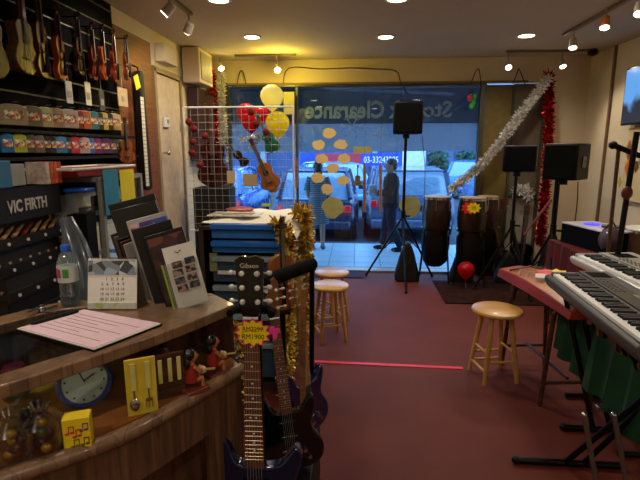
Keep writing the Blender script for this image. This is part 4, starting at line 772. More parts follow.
# ------------------------------------------------------------------ foreground guitars
STRAT = [(0, 0), (.10, .004), (.155, .045), (.165, .11), (.14, .17), (.118, .21), (.118, .25), (.135, .30), (.145, .35), (.13, .385), (.105, .36), (.078, .325), (.04, .315), (-.04, .315), (-.07, .345), (-.09, .40), (-.12, .43), (-.145, .405), (-.14, .33), (-.116, .26), (-.122, .21), (-.15, .16), (-.165, .1), (-.15, .04), (-.09, .004)]
def egtr(label, M, bodym, neckm, boardm, headm, headtype='lp', headtext=None, scale=1.0, group='electric guitars on the stand'):
    t = thing('electric_guitar', label, 'guitar', M, group); out = [tuple(p) for p in smooth([(x, z, 0) for x, z in STRAT], 3)]; Mx = Matrix.Rotation(PI / 2, 4, 'X')
    MB().prism([p[:2] for p in out], .042, Mx, z0=-.02).build('body', bodym, t, bev=.008)
    zn = .80; zh = .985
    nk = MB(); nk.loft([[(w_ * math.cos(a), -.022 + .016 * math.sin(a) + (.006), z) for a in [j * PI / 6 for j in range(7)]] for z, w_ in ((.3, .028), (zn, .0215))]); nk.build('neck', neckm, t)
    MB().loft([[(-w_, -.029, z), (w_, -.029, z), (w_, -.022, z), (-w_, -.022, z)] for z, w_ in ((.315, .0285), (zn, .0215))]).build('fretboard', boardm, t)
    fz = [zn - .648 * (1 - 2 ** (-k / 12)) for k in range(1, 22)]; wz = lambda z: .0215 + (zn - z) / (zn - .315) * .007
    [MB().cyl((-wz(z), -.0295, z), (wz(z), -.0295, z), .0011, n=6).build('fret', mat('fret_wire', (190, 170, 140), .3, .9), t) for z in fz if z > .318]
    dt = MB()
    for k in (3, 5, 7, 9, 15, 17, 19): z = (fz[k - 1] + fz[k - 2]) / 2; dt.ell((0, -.029, z), (.0032, .001, .0032), n=8)
    z = (fz[11] + fz[10]) / 2; [dt.ell((s_ * .009, -.029, z), (.0032, .001, .0032), n=8) for s_ in (-1, 1)]
    dt.build('inlay_dots', PAPER, t); MB().box((0, -.03, zn + .002), (.043, .006, .005)).build('nut', PAPER, t)
    if headtype == 'lp': ho = [(-.023, 0), (.023, 0), (.032, .03), (.036, .05), (.042, .17), (.02, .182), (0, .176), (-.02, .182), (-.042, .17), (-.036, .05), (-.032, .03)]
    else: ho = [(-.021, 0), (.021, 0), (.03, .02), (.034, .1), (.036, .16), (.02, .19), (-.004, .18), (-.018, .12), (-.03, .03)]
    MB().prism(ho, .014, Matrix.Translation((0, -.012, zn + .004)) @ Mx, z0=0).build('headstock', headm, t, bev=.002)
    for k in range(3):
        for s_ in (-1, 1):
            z = zn + .05 + k * .042; o = MB(Matrix.Translation((s_ * .022, -.026, z)) @ Mx).lathe([(0, 0), (.0085, 0), (.0085, .004), (.005, .009), (0, .009)], n=12).build('tuner_post', MC.get('pearl_knob') or mat('pearl_knob', (225, 225, 220), .2, .3), t)
            tk = MB(); tk.cyl((s_ * .03, -.015, z), (s_ * .05, -.015, z), .0025, n=8); tk.ell((s_ * .055, -.015, z), (.009, .005, .0075)); tk.build('tuner_knob', mat('pearl_knob', (225, 225, 220), .2, .3), t)
    if headtext: text('lettering', headtext, .019, mat('pearl_letter', (205, 200, 190), .4), WM[t] @ frame((0, -.027, zn + .157), (1, 0, 0), (0, -1, 0)), t, ext=.0004)
    for z in (.10, .18, .26): MB().box((0, -.026, z), (.085, .012, .022)).build('pickup', GLOSSBLK, t, bev=.003)
    MB().box((0, -.026, .055), (.08, .012, .02)).build('bridge', CHR, t, bev=.002)
    for p in ((.07, .1), (.09, .06)): MB(Matrix.Translation((p[0], -.022, p[1])) @ Mx).lathe([(0, 0), (.012, 0), (.01, .014), (0, .014)], n=14).build('control_knob', CHR, t)
    MB().cyl((-.12, .0, .43), (-.122, 0, .444), .006).build('strap_button', CHR, t)
    st = MB(); [st.cyl(((k - 2.5) * .0095, -.033, .055), ((k - 2.5) * .0068, -.032, zn + .003), .0006, n=4) for k in range(6)]; st.build('strings', GREYM, t)
    return t
ROSE = wood('rosewood', (80, 42, 24), (116, 66, 40), .5, (6, 6, 1)); MAPLE = wood('maple_neck', (150, 110, 66), (186, 146, 92), .4, (6, 6, 1))
BLUEP = mat('metallic_blue_lacquer', (6, 26, 64), .18, .3, coat=.9, noise=.05)
gt1 = egtr('blue electric guitar at the front with black headstock and price star', T(-.325, 1.42, .325, .02) @ Matrix.Rotation(-.0, 4, 'X'), BLUEP, DARKW, ROSE, GLOSSBLK, 'lp', 'Gibson'); gt1.scale = (1.09,) * 3; gt1.location.z = .255
gt2 = egtr('black electric guitar behind the blue one with natural wood headstock', T(P(293, 470, y=1.75).x, 1.75, .34, .25, ry=-.1), GLOSSBLK, DARKW, ROSE, wood('brown_head', (96, 60, 34), (130, 86, 50)), 'f'); gt2.scale = (.84,) * 3
gt3 = egtr('slim dark blue electric guitar at the right of the stand with pale maple headstock', T(P(308, 455, y=2.0).x, 2.0, .34, .9, ry=-.1), mat('navy_lacquer', (12, 24, 70), .2, coat=.8), MAPLE, MAPLE, MAPLE, 'f'); gt3.scale = (.82,) * 3
# price star on the neck
def star(mb, n, r0, r1, t, M_, m=0, sx=1.25):
    mb.prism([((r1 if k % 2 else r0) * math.cos(k * PI / n) * sx, (r1 if k % 2 else r0) * math.sin(k * PI / n)) for k in range(2 * n)], t, M_, m)
Ms = frame((-.315, 1.378, 1.085), (1, 0, 0), (0, -1, 0)); t = thing('price_star', 'yellow and pink starburst price card on the neck of the blue guitar', 'price card', Ms)
mb = MB(); star(mb, 12, .05, .036, .002, Matrix()); mb.build('pink_border', mat('hot_pink', (226, 40, 110), .5), t)
mb = MB(); star(mb, 12, .044, .033, .0025, Matrix()); mb.build('yellow_burst', mat('bright_yellow', (240, 210, 20), .5), t)
text('lettering', 'RM2299', .022, BLK, Ms @ Matrix.Translation((0, .012, .003)), t, ext=.0003, sx=.9); text('lettering', 'RM1900', .024, BLK, Ms @ Matrix.Translation((0, -.013, .003)), t, ext=.0003, sx=.9)
sk = MB().tube([(-.035, .001, .003), (.035, .02, .003)], .0009, 4); sk.build('strike_line', RED, t)
hm = MB(); hm.ell((.062, .012, .002), (.011, .013, .0015)); hm.ell((.07, -.008, .002), (.008, .012, .0015)); hm.ell((.078, .01, .002), (.009, .01, .0015)); hm.build('pink_ribbon', mat('ribbon_pink', (230, 60, 150), .5), t)
# guitar stand
t = thing('guitar_stand', 'black tripod guitar stand with yoke holding the front blue guitar', 'stand', (-.32, 1.47, 0))
MB().cyl((-.32, 1.49, .12), (-.32, 1.47, 1.15), .013).build('upright', BLKM, t, world=True)
mb = MB(); mb.tube([(-.385, 1.37, 1.15), (-.385, 1.41, 1.145), (-.36, 1.45, 1.14), (-.28, 1.45, 1.14), (-.255, 1.41, 1.145), (-.255, 1.37, 1.15)], .012, 10); mb.build('yoke', mat('foam_black', (10, 10, 10), .9, spec=.1), t, world=True)
for a in (.5, 2.6, 4.7): MB().cyl((-.32, 1.49, .16), (-.32 + .26 * math.cos(a), 1.49 + .26 * math.sin(a), .012), .011).build('leg', BLKM, t, world=True)
MB().tube([(-.42, 1.4, .33), (-.42, 1.46, .31), (-.32, 1.48, .3), (-.22, 1.46, .31), (-.22, 1.4, .33)], .011, 8).build('lower_cradle', MC['foam_black'], t, world=True)
# multi guitar rack with padded arm + pale stick
a, b_ = P(262, 283, y=1.7), P(312, 264, y=2.05); t = thing('guitar_rack', 'black rack with a thick padded arm behind the guitars', 'rack', (b_.x, 2.1, 0))
MB().tube([a, a.lerp(b_, .15) + Vector((0, 0, .0)), a.lerp(b_, .9), b_], [.024, .028, .03, .03], 12).build('padded_arm', MC['foam_black'], t, world=True)
MB().cyl(b_, (b_.x - .01, b_.y + .03, .05), .012).build('upright', BLKM, t, world=True); MB().box((-.29, 1.9, .165), (.26, .5, .33)).build('base', BLK, t, world=True, bev=.01)
a, b_ = P(299, 288, y=1.8), P(306, 478, y=1.8); t = thing('wooden_pole', 'slim upright brown wooden pole right of the black guitar', 'pole', (b_.x, 1.8, 0)); MB().box(((a.x + b_.x) / 2, 1.8, a.z / 2), (.022, .022, a.z), R=Matrix.Rotation(.012, 3, 'Y')).build('shaft', wood('pole_wood', (110, 70, 44), (150, 100, 64)), t, world=True, bev=.003); MB().box(((a.x + b_.x) / 2, 1.8, .015), (.14, .14, .03)).build('foot', DARKW, t, world=True)
q = P(276, 290, y=2.3); string_thing('violin', 'orange-brown violin hanging behind the front guitar headstocks', 'violin', T(P(282, 325, y=2.35).x, 2.35, .82, .6), .5, vwood('rv', (176, 96, 44)), vwood('rv', (176, 96, 44)), DARKW)
q = P(282, 325, y=2.35); t = thing('violin_display_stand', 'dark thin display post under the orange-brown violin', 'stand', (q.x, 2.4, 0)); MB().cyl((q.x, 2.38, 0), (q.x, 2.38, .82), .015).build('post', BLKM, t, world=True); MB().box((q.x, 2.37, .01), (.2, .2, .02)).build('base', BLKM, t, world=True); MB().box((q.x, 2.36, .812), (.1, .08, .012)).build('rest', BLKM, t, world=True)

# ------------------------------------------------------------------ stools
def make_stool():
    t = thing('wooden_stool', 'x', 'stool', (0, 0, 0)); wd = wood('stool_beech', (178, 128, 62), (208, 160, 88), .35, (1, 6, 1), 3, coat=.3)
    MB().lathe([(0, .465), (.14, .465), (.162, .472), (.168, .484), (.162, .496), (.14, .503), (0, .503)], n=36).build('seat', wd, t)
    ft = []
    for k in range(4):
        a = PI / 4 + k * PI / 2; top = Vector((.095 * math.cos(a), .095 * math.sin(a), .468)); bt = Vector((.165 * math.cos(a), .165 * math.sin(a), 0)); ft.append((top, bt))
        MB().tube([top, top.lerp(bt, .5), bt], [.016, .017, .014], 12).build('leg', wd, t)
    for k in range(4):
        f = .55 if k % 2 else .68; a, b_ = ft[k][0].lerp(ft[k][1], f), ft[(k + 1) % 4][0].lerp(ft[(k + 1) % 4][1], f); MB().cyl(a, b_, .009, n=10).build('rung', wd, t)
        f = .8 if k % 2 else .42
        if k < 2: a, b_ = ft[k][0].lerp(ft[k][1], .82), ft[(k + 1) % 4][0].lerp(ft[(k + 1) % 4][1], .82); MB().cyl(a, b_, .009, n=10).build('rung', wd, t)
    return t
st0 = make_stool(); c = P(330, 284, z=.5); place(st0, T(c.x, c.y, 0, .35), 'round wooden stool nearer the camera of the pair by the drawer cabinet')
s2 = copy_tree(st0); c = P(332, 271, z=.5); place(s2, T(c.x, c.y, 0, .9), 'round wooden stool at the back of the pair, half hidden behind the other')
s3 = copy_tree(st0); c = P(497, 312, z=.5); place(s3, T(c.x, c.y, 0, .2), 'round wooden stool standing alone beside the keyboards', 1.06)

# ------------------------------------------------------------------ wire grid with hanging things
GY = 4.6; gl_, gr_, gt_, gb_ = P(183, 107, y=GY).x, P(293, 107, y=GY).x, 2.055, .85
t = thing('wire_grid_screen', 'white wire grid panel standing behind the drawer cabinet', 'grid panel', ((gl_ + gr_) / 2, GY, 0))
fm = MB(); [fm.cyl(a, b_, .009, n=8) for a, b_ in (((gl_, GY, 0), (gl_, GY, gt_)), ((gr_, GY, 0), (gr_, GY, gt_)), ((gl_, GY, gt_), (gr_, GY, gt_)), ((gl_, GY, gb_), (gr_, GY, gb_)))]; fm.build('frame', WHT, t, world=True)
gw = MB(); n = 15; [gw.cyl((gl_ + (gr_ - gl_) * i / n, GY, gb_), (gl_ + (gr_ - gl_) * i / n, GY, gt_), .0018, n=5) for i in range(1, n)]; k = int((gt_ - gb_) / .07); [gw.cyl((gl_, GY, gb_ + (gt_ - gb_) * i / k), (gr_, GY, gb_ + (gt_ - gb_) * i / k), .0018, n=5) for i in range(1, k)]; gw.build('wire_mesh', WIRE, t, world=True)
for x in (gl_, gr_): MB().box((x, GY, .012), (.04, .4, .024)).build('foot', WHT, t, world=True)
for i, (px, py) in enumerate(((189, 122), (194, 129), (205, 136), (193, 142), (192, 153), (200, 165), (251, 112), (256, 124), (266, 132))):
    q = P(px, py, y=GY - .05); rnd = random.Random(i); mb = MB(); mb.ell(q, .034, n=12)
    for k in range(90): d = Vector((rnd.gauss(0, 1), rnd.gauss(0, 1), rnd.gauss(0, 1))).normalized(); e = d.orthogonal() * .003; mb.add([q + d * .02 - e, q + d * .02 + e, q + d * .044], [(0, 1, 2)])
    tag(mb.build('pompom', mat('dark_red_pompom', (110, 10, 16), .8), fix=False), ['topmost dark red pompom of the left column on the wire grid', 'second dark red pompom down the left column of the grid', 'dark red pompom set furthest right in the left column', 'dark red pompom fourth down the left column', 'dark red pompom fifth down the left column', 'lowest dark red pompom of the left column on the grid', 'dark red pompom over the red balloons, highest of three', 'dark red pompom in the middle under the red balloons', 'dark red pompom lowest of three, touching the yellow balloon'][i], 'pompom', 'pompoms on the wire grid')
gn = mat('green_uke', (20, 110, 84), .35)
string_thing('ukulele', 'green ukulele hanging tilted in the wire grid below yellow balloon', 'ukulele', T(P(275, 152, y=4.7).x, 4.72, 1.63) @ Matrix.Rotation(-.45, 4, 'Y'), .42, gn, gn, gn, 'guitar')
string_thing('ukulele', 'orange-brown ukulele hanging tilted on the wire grid, head up left', 'ukulele', T(P(274, 184, y=4.52).x, 4.5, 1.28) @ Matrix.Rotation(-.42, 4, 'Y'), .52, vwood('uk3', (168, 92, 44)), vwood('uk4', (186, 112, 60)), DARKW, 'guitar')
string_thing('violin', 'small black violin hanging tilted in the middle of the wire grid', 'violin', T(P(247, 160, y=4.7).x, 4.7, 1.5) @ Matrix.Rotation(-.75, 4, 'Y'), .3, mat('dark_violin', (36, 20, 22), .3), mat('dark_violin', (36, 20, 22), .3), GLOSSBLK)
string_thing('acoustic_guitar', 'large maroon guitar standing behind the left side of the wire grid', 'guitar', T(P(215, 182, y=5.3).x, 5.3, 1.24), 1.0, vwood('mar', (62, 22, 22)), vwood('mar2', (70, 24, 24)), DARKW, 'guitar')
tag(MB().box((P(215, 200, y=5.3).x, 5.3, .62), (.42, .3, 1.23)).build('dark_plinth', mat('dark_green_cloth', (26, 30, 32), .8), bev=.02), 'dark plinth under the maroon guitar behind the grid', 'plinth')
# notes
def noteshape(rx, rz, seed):
    rnd = random.Random(seed); return [(rx * math.cos(a) * rnd.uniform(.85, 1.12), rz * math.sin(a) * rnd.uniform(.8, 1.15)) for a in [k * PI / 7 for k in range(14)]]
NC = mat('cream_card', (216, 190, 140), .8, noise=.04); NG = mat('olive_cream_card', (170, 166, 110), .8)
notes = [(329.5, 133, 6.5, 5, 6.43), (318.7, 145, 6.5, 5, 6.43), (340.7, 144.5, 6.5, 5, 6.43), (322, 159, 6.5, 5, 6.43), (344, 158.5, 6.5, 5, 6.43), (332.5, 168.5, 6.5, 5, 6.43), (317.5, 178, 6.5, 5, 6.43), (343, 180.5, 6.5, 5, 6.43), (327, 189, 6.5, 5.5, 6.43), (333, 207, 11, 11, 6.43), (410, 206, 10, 11, 6.43), (262, 164, 4, 4.5, 4.56), (273, 188, 6, 5, 4.56)]
nl = ['topmost cream card on the window, alone above the others', 'cream card on window, left of the second pair down', 'cream card on window, right of the second pair down', 'cream card on window, left of the third pair down', 'cream card on window, right of the third pair down', 'single cream card in the middle between third and fourth pairs', 'cream card over the head of the striped dress person', 'cream card right of the striped dress person at shoulder level', 'cream card at chest level of the striped dress person', 'large olive-cream starburst card beside the striped dress person', 'large olive-cream starburst card left of the congas', 'tiny cream card on the grid above the orange ukulele', 'cream card on the grid below the orange ukulele']
for i, (px, py, rx, rz, y) in enumerate(notes):
    q = P(px, py, y=y); k = y / 470 * 1.02; t_ = MB().prism(noteshape(rx * k, rz * k, i), .004, frame(q, (1, 0, 0), (0, -1, 0))).build('window_card', NG if i in (9, 10) else NC); tag(t_, nl[i], 'card', 'cards on the window' if i < 11 else 'cards on the wire grid')
for px, py, wv, hv, y, lab in ((231, 177, .08, .12, 4.56, 'cream rectangular card on the wire grid, leftmost'), (250, 180, .14, .12, 4.56, 'wide cream rectangular card in the middle of the wire grid'), (362, 150, .24, .09, 6.43, 'olive yellow rectangular card on the window above the dark clothed person'), (289, 103, .14, .28, 6.3, 'tall yellow card hanging behind the pale balloon')):
    q = P(px, py, y=y); tag(slab('window_card', q, (wv, .004, hv), NG if y > 6 else NC), lab, 'card')
# hanging instruments in window: two thin necks and a small uke
for px, y0, y1, lab in ((364.5, 164, 212, 'thin brown wooden recorder-like stick hanging in the window, left one'), (380.5, 164, 212, 'thin brown wooden stick hanging in the window, right one'), (296.5, 158, 188, 'short brown wooden stick hanging near the window mullion')):
    a, b_ = P(px, y0, y=6.37), P(px, y1, y=6.37); t = thing('hanging_flute', lab, 'wooden flute', b_); MB().tube([a, a.lerp(b_, .1), a.lerp(b_, .95), b_], [.016, .022, .02, .024], 10).build('pipe', wood('flute_wood', (120, 76, 44), (160, 108, 66)), t, world=True)
    ho = MB(); [ho.ell(a.lerp(b_, .3 + .1 * k) + Vector((0, -.02, 0)), (.005, .003, .006), n=8) for k in range(5)]; ho.build('finger_holes', BLK, t, world=True); MB().cyl(a, (a.x, a.y, 2.50), .0015, n=5).build('cord', BLK, t, world=True)
q = P(357.5, 186, y=6.3); string_thing('ukulele', 'tiny olive-yellow ukulele hanging in the window between cards and flutes', 'ukulele', T(q.x, 6.3, q.z), .28, mat('olive_uke', (120, 110, 40), .4), mat('olive_uke', (120, 110, 40), .4), DARKW, 'guitar')

# ------------------------------------------------------------------ balloons
def balloon(px, py, y, r, m, lab, sx=1.0):
    q = P(px, py, y=y); t = thing('balloon', lab, 'balloon', (q.x, q.y, q.z - r * 1.15), 'balloons by the grid')
    mb = MB(); mb.lathe([(.002, -r * 1.22), (r * .18, -r * 1.12), (r * .55, -r * .82), (r * .85, -r * .4), (r, .05 * r), (r * .95, .4 * r), (r * .72, .75 * r), (r * .38, .97 * r), (.002, r * 1.03)], (q.x, q.y, q.z), 28); mb.build('skin', m, t, world=True)
    MB().lathe([(r * .12, -r * 1.3), (r * .05, -r * 1.2), (.001, -r * 1.18)], (q.x, q.y, q.z), 12).build('knot', m, t, world=True)
    MB().tube([(q.x, q.y, q.z - r * 1.28), (q.x + .01, q.y, q.z - r * 2), (q.x, q.y, q.z - r * 3)], .0012, 4).build('string', WHT, t, world=True)
def bal(name, rgb):
    if name in MC: return MC[name]
    m = mat(name, rgb, .25, coat=.3, noise=.02); nt = m.node_tree; b = nt.nodes['Principled BSDF']; out = nt.nodes['Material Output']
    tr = nt.nodes.new('ShaderNodeBsdfTranslucent'); tr.inputs[0].default_value = (*lin(rgb), 1); mx = nt.nodes.new('ShaderNodeMixShader'); mx.inputs[0].default_value = .55
    nt.links.new(b.outputs[0], mx.inputs[1]); nt.links.new(tr.outputs[0], mx.inputs[2]); nt.links.new(mx.outputs[0], out.inputs[0]); return m
balloon(272, 97, 5.0, .122, bal('pale_yellow_latex', (255, 250, 175)), 'pale yellow balloon, topmost and brightest of the cluster'); balloon(277.5, 124, 4.95, .125, bal('yellow_latex', (252, 236, 20)), 'vivid yellow balloon below the pale one')
balloon(246, 113, 5.1, .1, bal('red_latex', (206, 14, 26)), 'red balloon at the left of the red cluster'); balloon(261, 115, 5.15, .09, bal('red_latex', 0), 'red balloon touching the yellow one at upper right'); balloon(251, 122, 5.0, .1, bal('red_latex', 0), 'lowest red balloon of the red cluster')
q = P(466, 271, y=6.0); balloon(466, 270, 5.6, .1, bal('red_latex', 0), 'red balloon lying on the floor under the congas')

# ------------------------------------------------------------------ tinsel in window
SIL = [mat('silver_foil', (225, 222, 215), .3, .2), mat('silver_foil_dull', (190, 186, 180), .3, .3), mat('silver_foil_white', (235, 232, 225), .4, .4)]
REDS = [MC['red_foil'], MC['red_foil_deep'], mat('red_foil_bright', (226, 40, 44), .3, .8)]
tinsel('silver_tinsel', [P(221, 70, y=6.2), P(222, 110, y=6.2), P(224, 150, y=6.2), P(224, 170, y=6.2)], .07, 1900, SIL, 'vertical silver tinsel at the left edge of the window', 11)
tinsel('silver_tinsel', [P(549, 78, y=6.1), P(520, 115, y=6.1), P(497, 147, y=6.1), P(478, 168, y=6.1), P(458, 184, y=6.1), P(452, 190, y=6.1)], .075, 2800, SIL, 'silver tinsel garland running diagonally across the right of the window', 12)
tinsel('red_tinsel', [P(549, 73, y=6.2), P(549, 120, y=6.2), P(546, 180, y=6.2), P(540, 245, y=6.2)], .08, 3200, REDS, 'long red tinsel hanging down beside the right wall edge of the window', 13)
tinsel('red_tinsel', [P(212, 70, y=6.0), P(214, 110, y=6.0), P(215, 150, y=6.0)], .055, 1000, REDS, 'red tinsel hanging left of the vertical silver one', 14)
tinsel('silver_tinsel', [P(250, 147, y=4.75), P(262, 135, y=4.75), P(240, 140, y=4.75)], .03, 200, SIL, 'sparse silver tinsel tuft in the middle of the wire grid', 15)
q = P(514, 192, y=6.3); tinsel('silver_tinsel', [q, q + Vector((.12, 0, .04)), q + Vector((.2, 0, -.06))], .1, 260, SIL, 'loose silver tinsel burst on the olive panel', 16)
t = thing('ribbon_bow', 'green and pink ribbon bow hanging at the top right of the window', 'bow', P(472, 105, y=6.3)); q = P(472, 98, y=6.3)
for c, d in (((40, 150, 60), (.02, -.06)), ((200, 50, 90), (-.03, .0)), ((40, 120, 160), (.03, .02)), ((60, 160, 70), (0, -.1))): MB().ell(q + Vector((d[0], 0, d[1])), (.035, .02, .045)).build('ribbon_loop', mat('ribbon%d' % c[0], c, .4), t, world=True)

# ------------------------------------------------------------------ cables and small fittings on header
CBL = mat('brown_cable', (46, 34, 26), .6)
def cable(pts, lab, r=.006): tag(MB().tube(smooth(pts, 4, False), r, 6).build('cable', CBL), lab, 'cable')
cable([P(283, 84, y=6.36), P(289, 68, y=6.36), P(320, 69, y=6.36), P(352, 68, y=6.36), P(375, 69, y=6.36), P(396, 71, y=6.36), P(401, 83, y=6.34), P(412, 102, y=5.95)], 'thin brown cable along the header drooping to the centre speaker')
cable([P(471, 84, y=6.36), P(475, 73, y=6.37), P(479, 69, y=6.37), P(481, 84, y=6.36)], 'short cable loop on the header above the green ribbon bow')
cable([P(513, 84, y=6.36), P(517, 73, y=6.37), P(519, 69, y=6.37), P(525, 84, y=6.36)], 'short cable loop on the header over the olive panel')
cable([P(237, 84, y=6.36), P(240, 72, y=6.37), P(243, 72, y=6.37), P(246, 84, y=6.36)], 'short cable loop on the header over the left of the window')
cable([P(424, 110, y=6.2), P(436, 117, y=6.3), P(452, 110, y=6.3), P(478, 86, y=6.36)], 'thin cable sagging from centre speaker to the ribbon bow')
cable([P(422, 135, y=5.85), P(425, 170, y=5.85), P(424, 200, y=5.85)], 'thin cable hanging down behind the centre speaker', .004)
t = thing('shutter_box', 'cream shutter housing box high on the left wall near the window', 'housing', (-1.9, 5.72, 2.4)); MB().box((-1.88, 5.72, 2.6), (.2, .5, .38)).build('case', CREAM, t, world=True, bev=.01); MB().box((-1.775, 5.72, 2.6), (.01, .4, .3)).build('cover_plate', mat('housing_grey', (160, 150, 130), .6), t, world=True)
tag(slab('dark_wall_cabinet', (-1.92, 5.85, 1.95), (.13, .5, .85), mat('dark_plum_board', (58, 36, 38), .5), bev=.01), 'dark plum board below the shutter housing', 'board')
tag(slab('wall_switch_box', (-1.95, 4.95, 2.6), (.1, .35, .17), CREAM, bev=.008), 'cream box high on the wall above the door', 'switch')

t = thing('door_intercom', 'small white keypad intercom mounted on the pale door panel', 'intercom', (-1.97, 4.86, 1.88)); MB().box((-1.958, 4.86, 1.93), (.025, .13, .1)).build('case', WHT, t, world=True, bev=.005); MB().box((-1.944, 4.88, 1.94), (.004, .05, .04)).build('screen', GREYM, t, world=True)
# ------------------------------------------------------------------ speakers
SPKM = mat('speaker_grille', (10, 10, 10), .9, noise=.3, scale=160, spec=.1)
def speaker(label, M, wv, h, d, tp=.38):
    t = thing('loudspeaker', label, 'speaker', M, 'loudspeakers on stands')
    MB().prism([(-wv / 2, 0), (wv / 2, 0), (wv * tp, d), (-wv * tp, d)], h, z0=0).build('cabinet', BLK, t, bev=.015)
    MB().box((0, -.006, h / 2), (wv * .9, .014, h * .9)).build('grille', SPKM, t, bev=.006)
    MB().box((wv * (.5 + tp) / 2, d * .5, h * .5), (.016, d * .3, h * .3), R=-.1 if tp < .5 else 0.0).build('side_handle', GLOSSBLK, t); MB().lathe([(.04, -.05), (.04, 0)], (0, d * .4, 0), 16).build('pole_socket', BLK, t)
    return t
def spstand(label, x, y, zt, spread=.42, zj=.75, rot=0.3, thick=.018):
    t = thing('speaker_stand', label, 'stand', (x, y, 0)); MB().cyl((x, y, zj - .2), (x, y, zt), thick).build('pole', BLKM, t, world=True); MB().cyl((x, y, zj - .06), (x, y, zj + .06), .03).build('collar', BLK, t, world=True)
    MB().cyl((x + .03, y, zj), (x + .08, y - .02, zj), .012, n=10).build('knob', BLK, t, world=True)
    for k in range(3):
        a = rot + k * 2 * PI / 3; o = MB().cyl((x, y, zj), (x + spread * math.cos(a), y + spread * math.sin(a), .02), .014).build('leg', BLKM, t, world=True); MB().ell((x + spread * math.cos(a), y + spread * math.sin(a), .022), .02).build('rubber_foot', BLK, o, world=True)
        MB().cyl((x, y, zj - .2), (x + spread * .55 * math.cos(a), y + spread * .55 * math.sin(a), zj * .46), .007).build('brace', BLKM, t, world=True)
cs = P(407.5, 134, y=5.75); speaker('black loudspeaker high on the tripod in the centre of the window', T(cs.x, 5.72, cs.z, .05), .35, .37, .28); spstand('black tripod stand under the centre loudspeaker', cs.x - .01, 5.83, cs.z, .5, .85, -1.55)
c2 = P(519, 172, y=5.4); speaker('smaller black loudspeaker left of the two on the right', T(c2.x, 5.4, c2.z, -.05), .36, .29, .2); spstand('black tripod stand under the smaller right loudspeaker', c2.x, 5.48, c2.z, .38, .8, .9)
c3 = P(558, 180, y=4.7); speaker('large black loudspeaker with side controls, rightmost of all', T(c3.x + .0, 4.7, c3.z, -.78), .32, .345, .3, .5); spstand('thick black stand under the rightmost loudspeaker', c3.x + .06, 4.85, c3.z, .4, .85, .2, thick=.026)
cable([P(578, 182, y=4.8), P(577, 205, y=4.8), P(573, 235, y=4.8)], 'thin black cable hanging below the rightmost loudspeaker', .005)

# ------------------------------------------------------------------ congas
def conga(label, x, y, r, zt, zb, m):
    t = thing('conga_drum', label, 'drum', (x, y, 0), 'congas by the window'); L = zt - zb
    MB().lathe([(r * .6, zb), (r * .78, zb + L * .2), (r * .98, zb + L * .45), (r * 1.04, zb + L * .62), (r * .98, zb + L * .85), (r * .9, zt - .02)], (x, y, 0), 32).build('shell', m, t, world=True)
    MB().lathe([(0, zt - .01), (r * .93, zt - .01), (r * .93, zt + .006), (0, zt + .012)], (x, y, 0), 32).build('drum_head', mat('rawhide', (170, 140, 100), .6), t, world=True)
    MB().lathe([(r * .94, zt - .03), (r * .99, zt - .03), (r * .99, zt), (r * .94, zt)], (x, y, 0), 32, ring=True).build('hoop', CHR, t, world=True)
    for k in range(6):
        a = k * PI / 3 + .3; MB().tube([(x + r * .99 * math.cos(a), y + r * .99 * math.sin(a), zt - .01), (x + r * 1.03 * math.cos(a), y + r * 1.03 * math.sin(a), zt - .16)], .006, 6).build('tension_lug', CHR, t, world=True)
    MB().lathe([(r * 1.0, zb + L * .38), (r * 1.05, zb + L * .38), (r * 1.05, zb + L * .41), (r * 1.0, zb + L * .41)], (x, y, 0), 28).build('stand_ring', BLKM, t, world=True)
    MB().lathe([(r * .5, .2), (r * .85, .26), (r * 1.0, .45), (r * 1.0, .6), (r * .97, .6), (r * .9, .46)], (x, y, 0), 24).build('padded_cover', BLK, t, world=True)
    for k in range(4): a = k * PI / 2 + .6; MB().cyl((x + r * 1.05 * math.cos(a), y + r * 1.05 * math.sin(a), zb + L * .4), (x + r * 1.5 * math.cos(a), y + r * 1.5 * math.sin(a), .01), .01, n=8).build('stand_leg', BLKM, t, world=True)
    return t
CG = wood('conga_dark_wood', (28, 15, 11), (46, 25, 17), .3, (8, 8, 1), 3, coat=.4)
c = P(437.5, 196, y=5.95); conga('dark brown conga drum nearest the centre speaker stand', c.x, 5.95, .175, 1.08, .42, CG)
c = P(474, 196, y=5.85); conga('dark brown conga with red and yellow price star on its shell', c.x - .01, 5.85, .17, 1.08, .42, CG)
c = P(487, 196, y=6.1); conga('dark conga partly hidden behind the one with the price star', c.x + .02, 6.12, .14, 1.07, .42, wood('conga_darker', (40, 22, 16), (66, 36, 24), .3))
q = P(472, 208, y=5.65); Mq = frame(q, (1, 0, 0), (0, -1, 0)); t = thing('price_star', 'red and yellow starburst price card on the middle conga', 'price card', Mq)
mb = MB(); star(mb, 9, .085, .055, .003, Matrix.Translation((-.03, 0, 0))); mb.build('red_burst', mat('star_red', (220, 30, 30), .5), t); mb = MB(); star(mb, 9, .07, .05, .004, Matrix.Translation((.02, 0, .001))); mb.build('yellow_burst', MC['bright_yellow'], t)
mb = MB(); [mb.box((.02 + dx, dz, .006), (.05, .006, .001)) for dx, dz in ((0, .012), (.005, -.01))]; mb.build('handwriting', BLK, t)
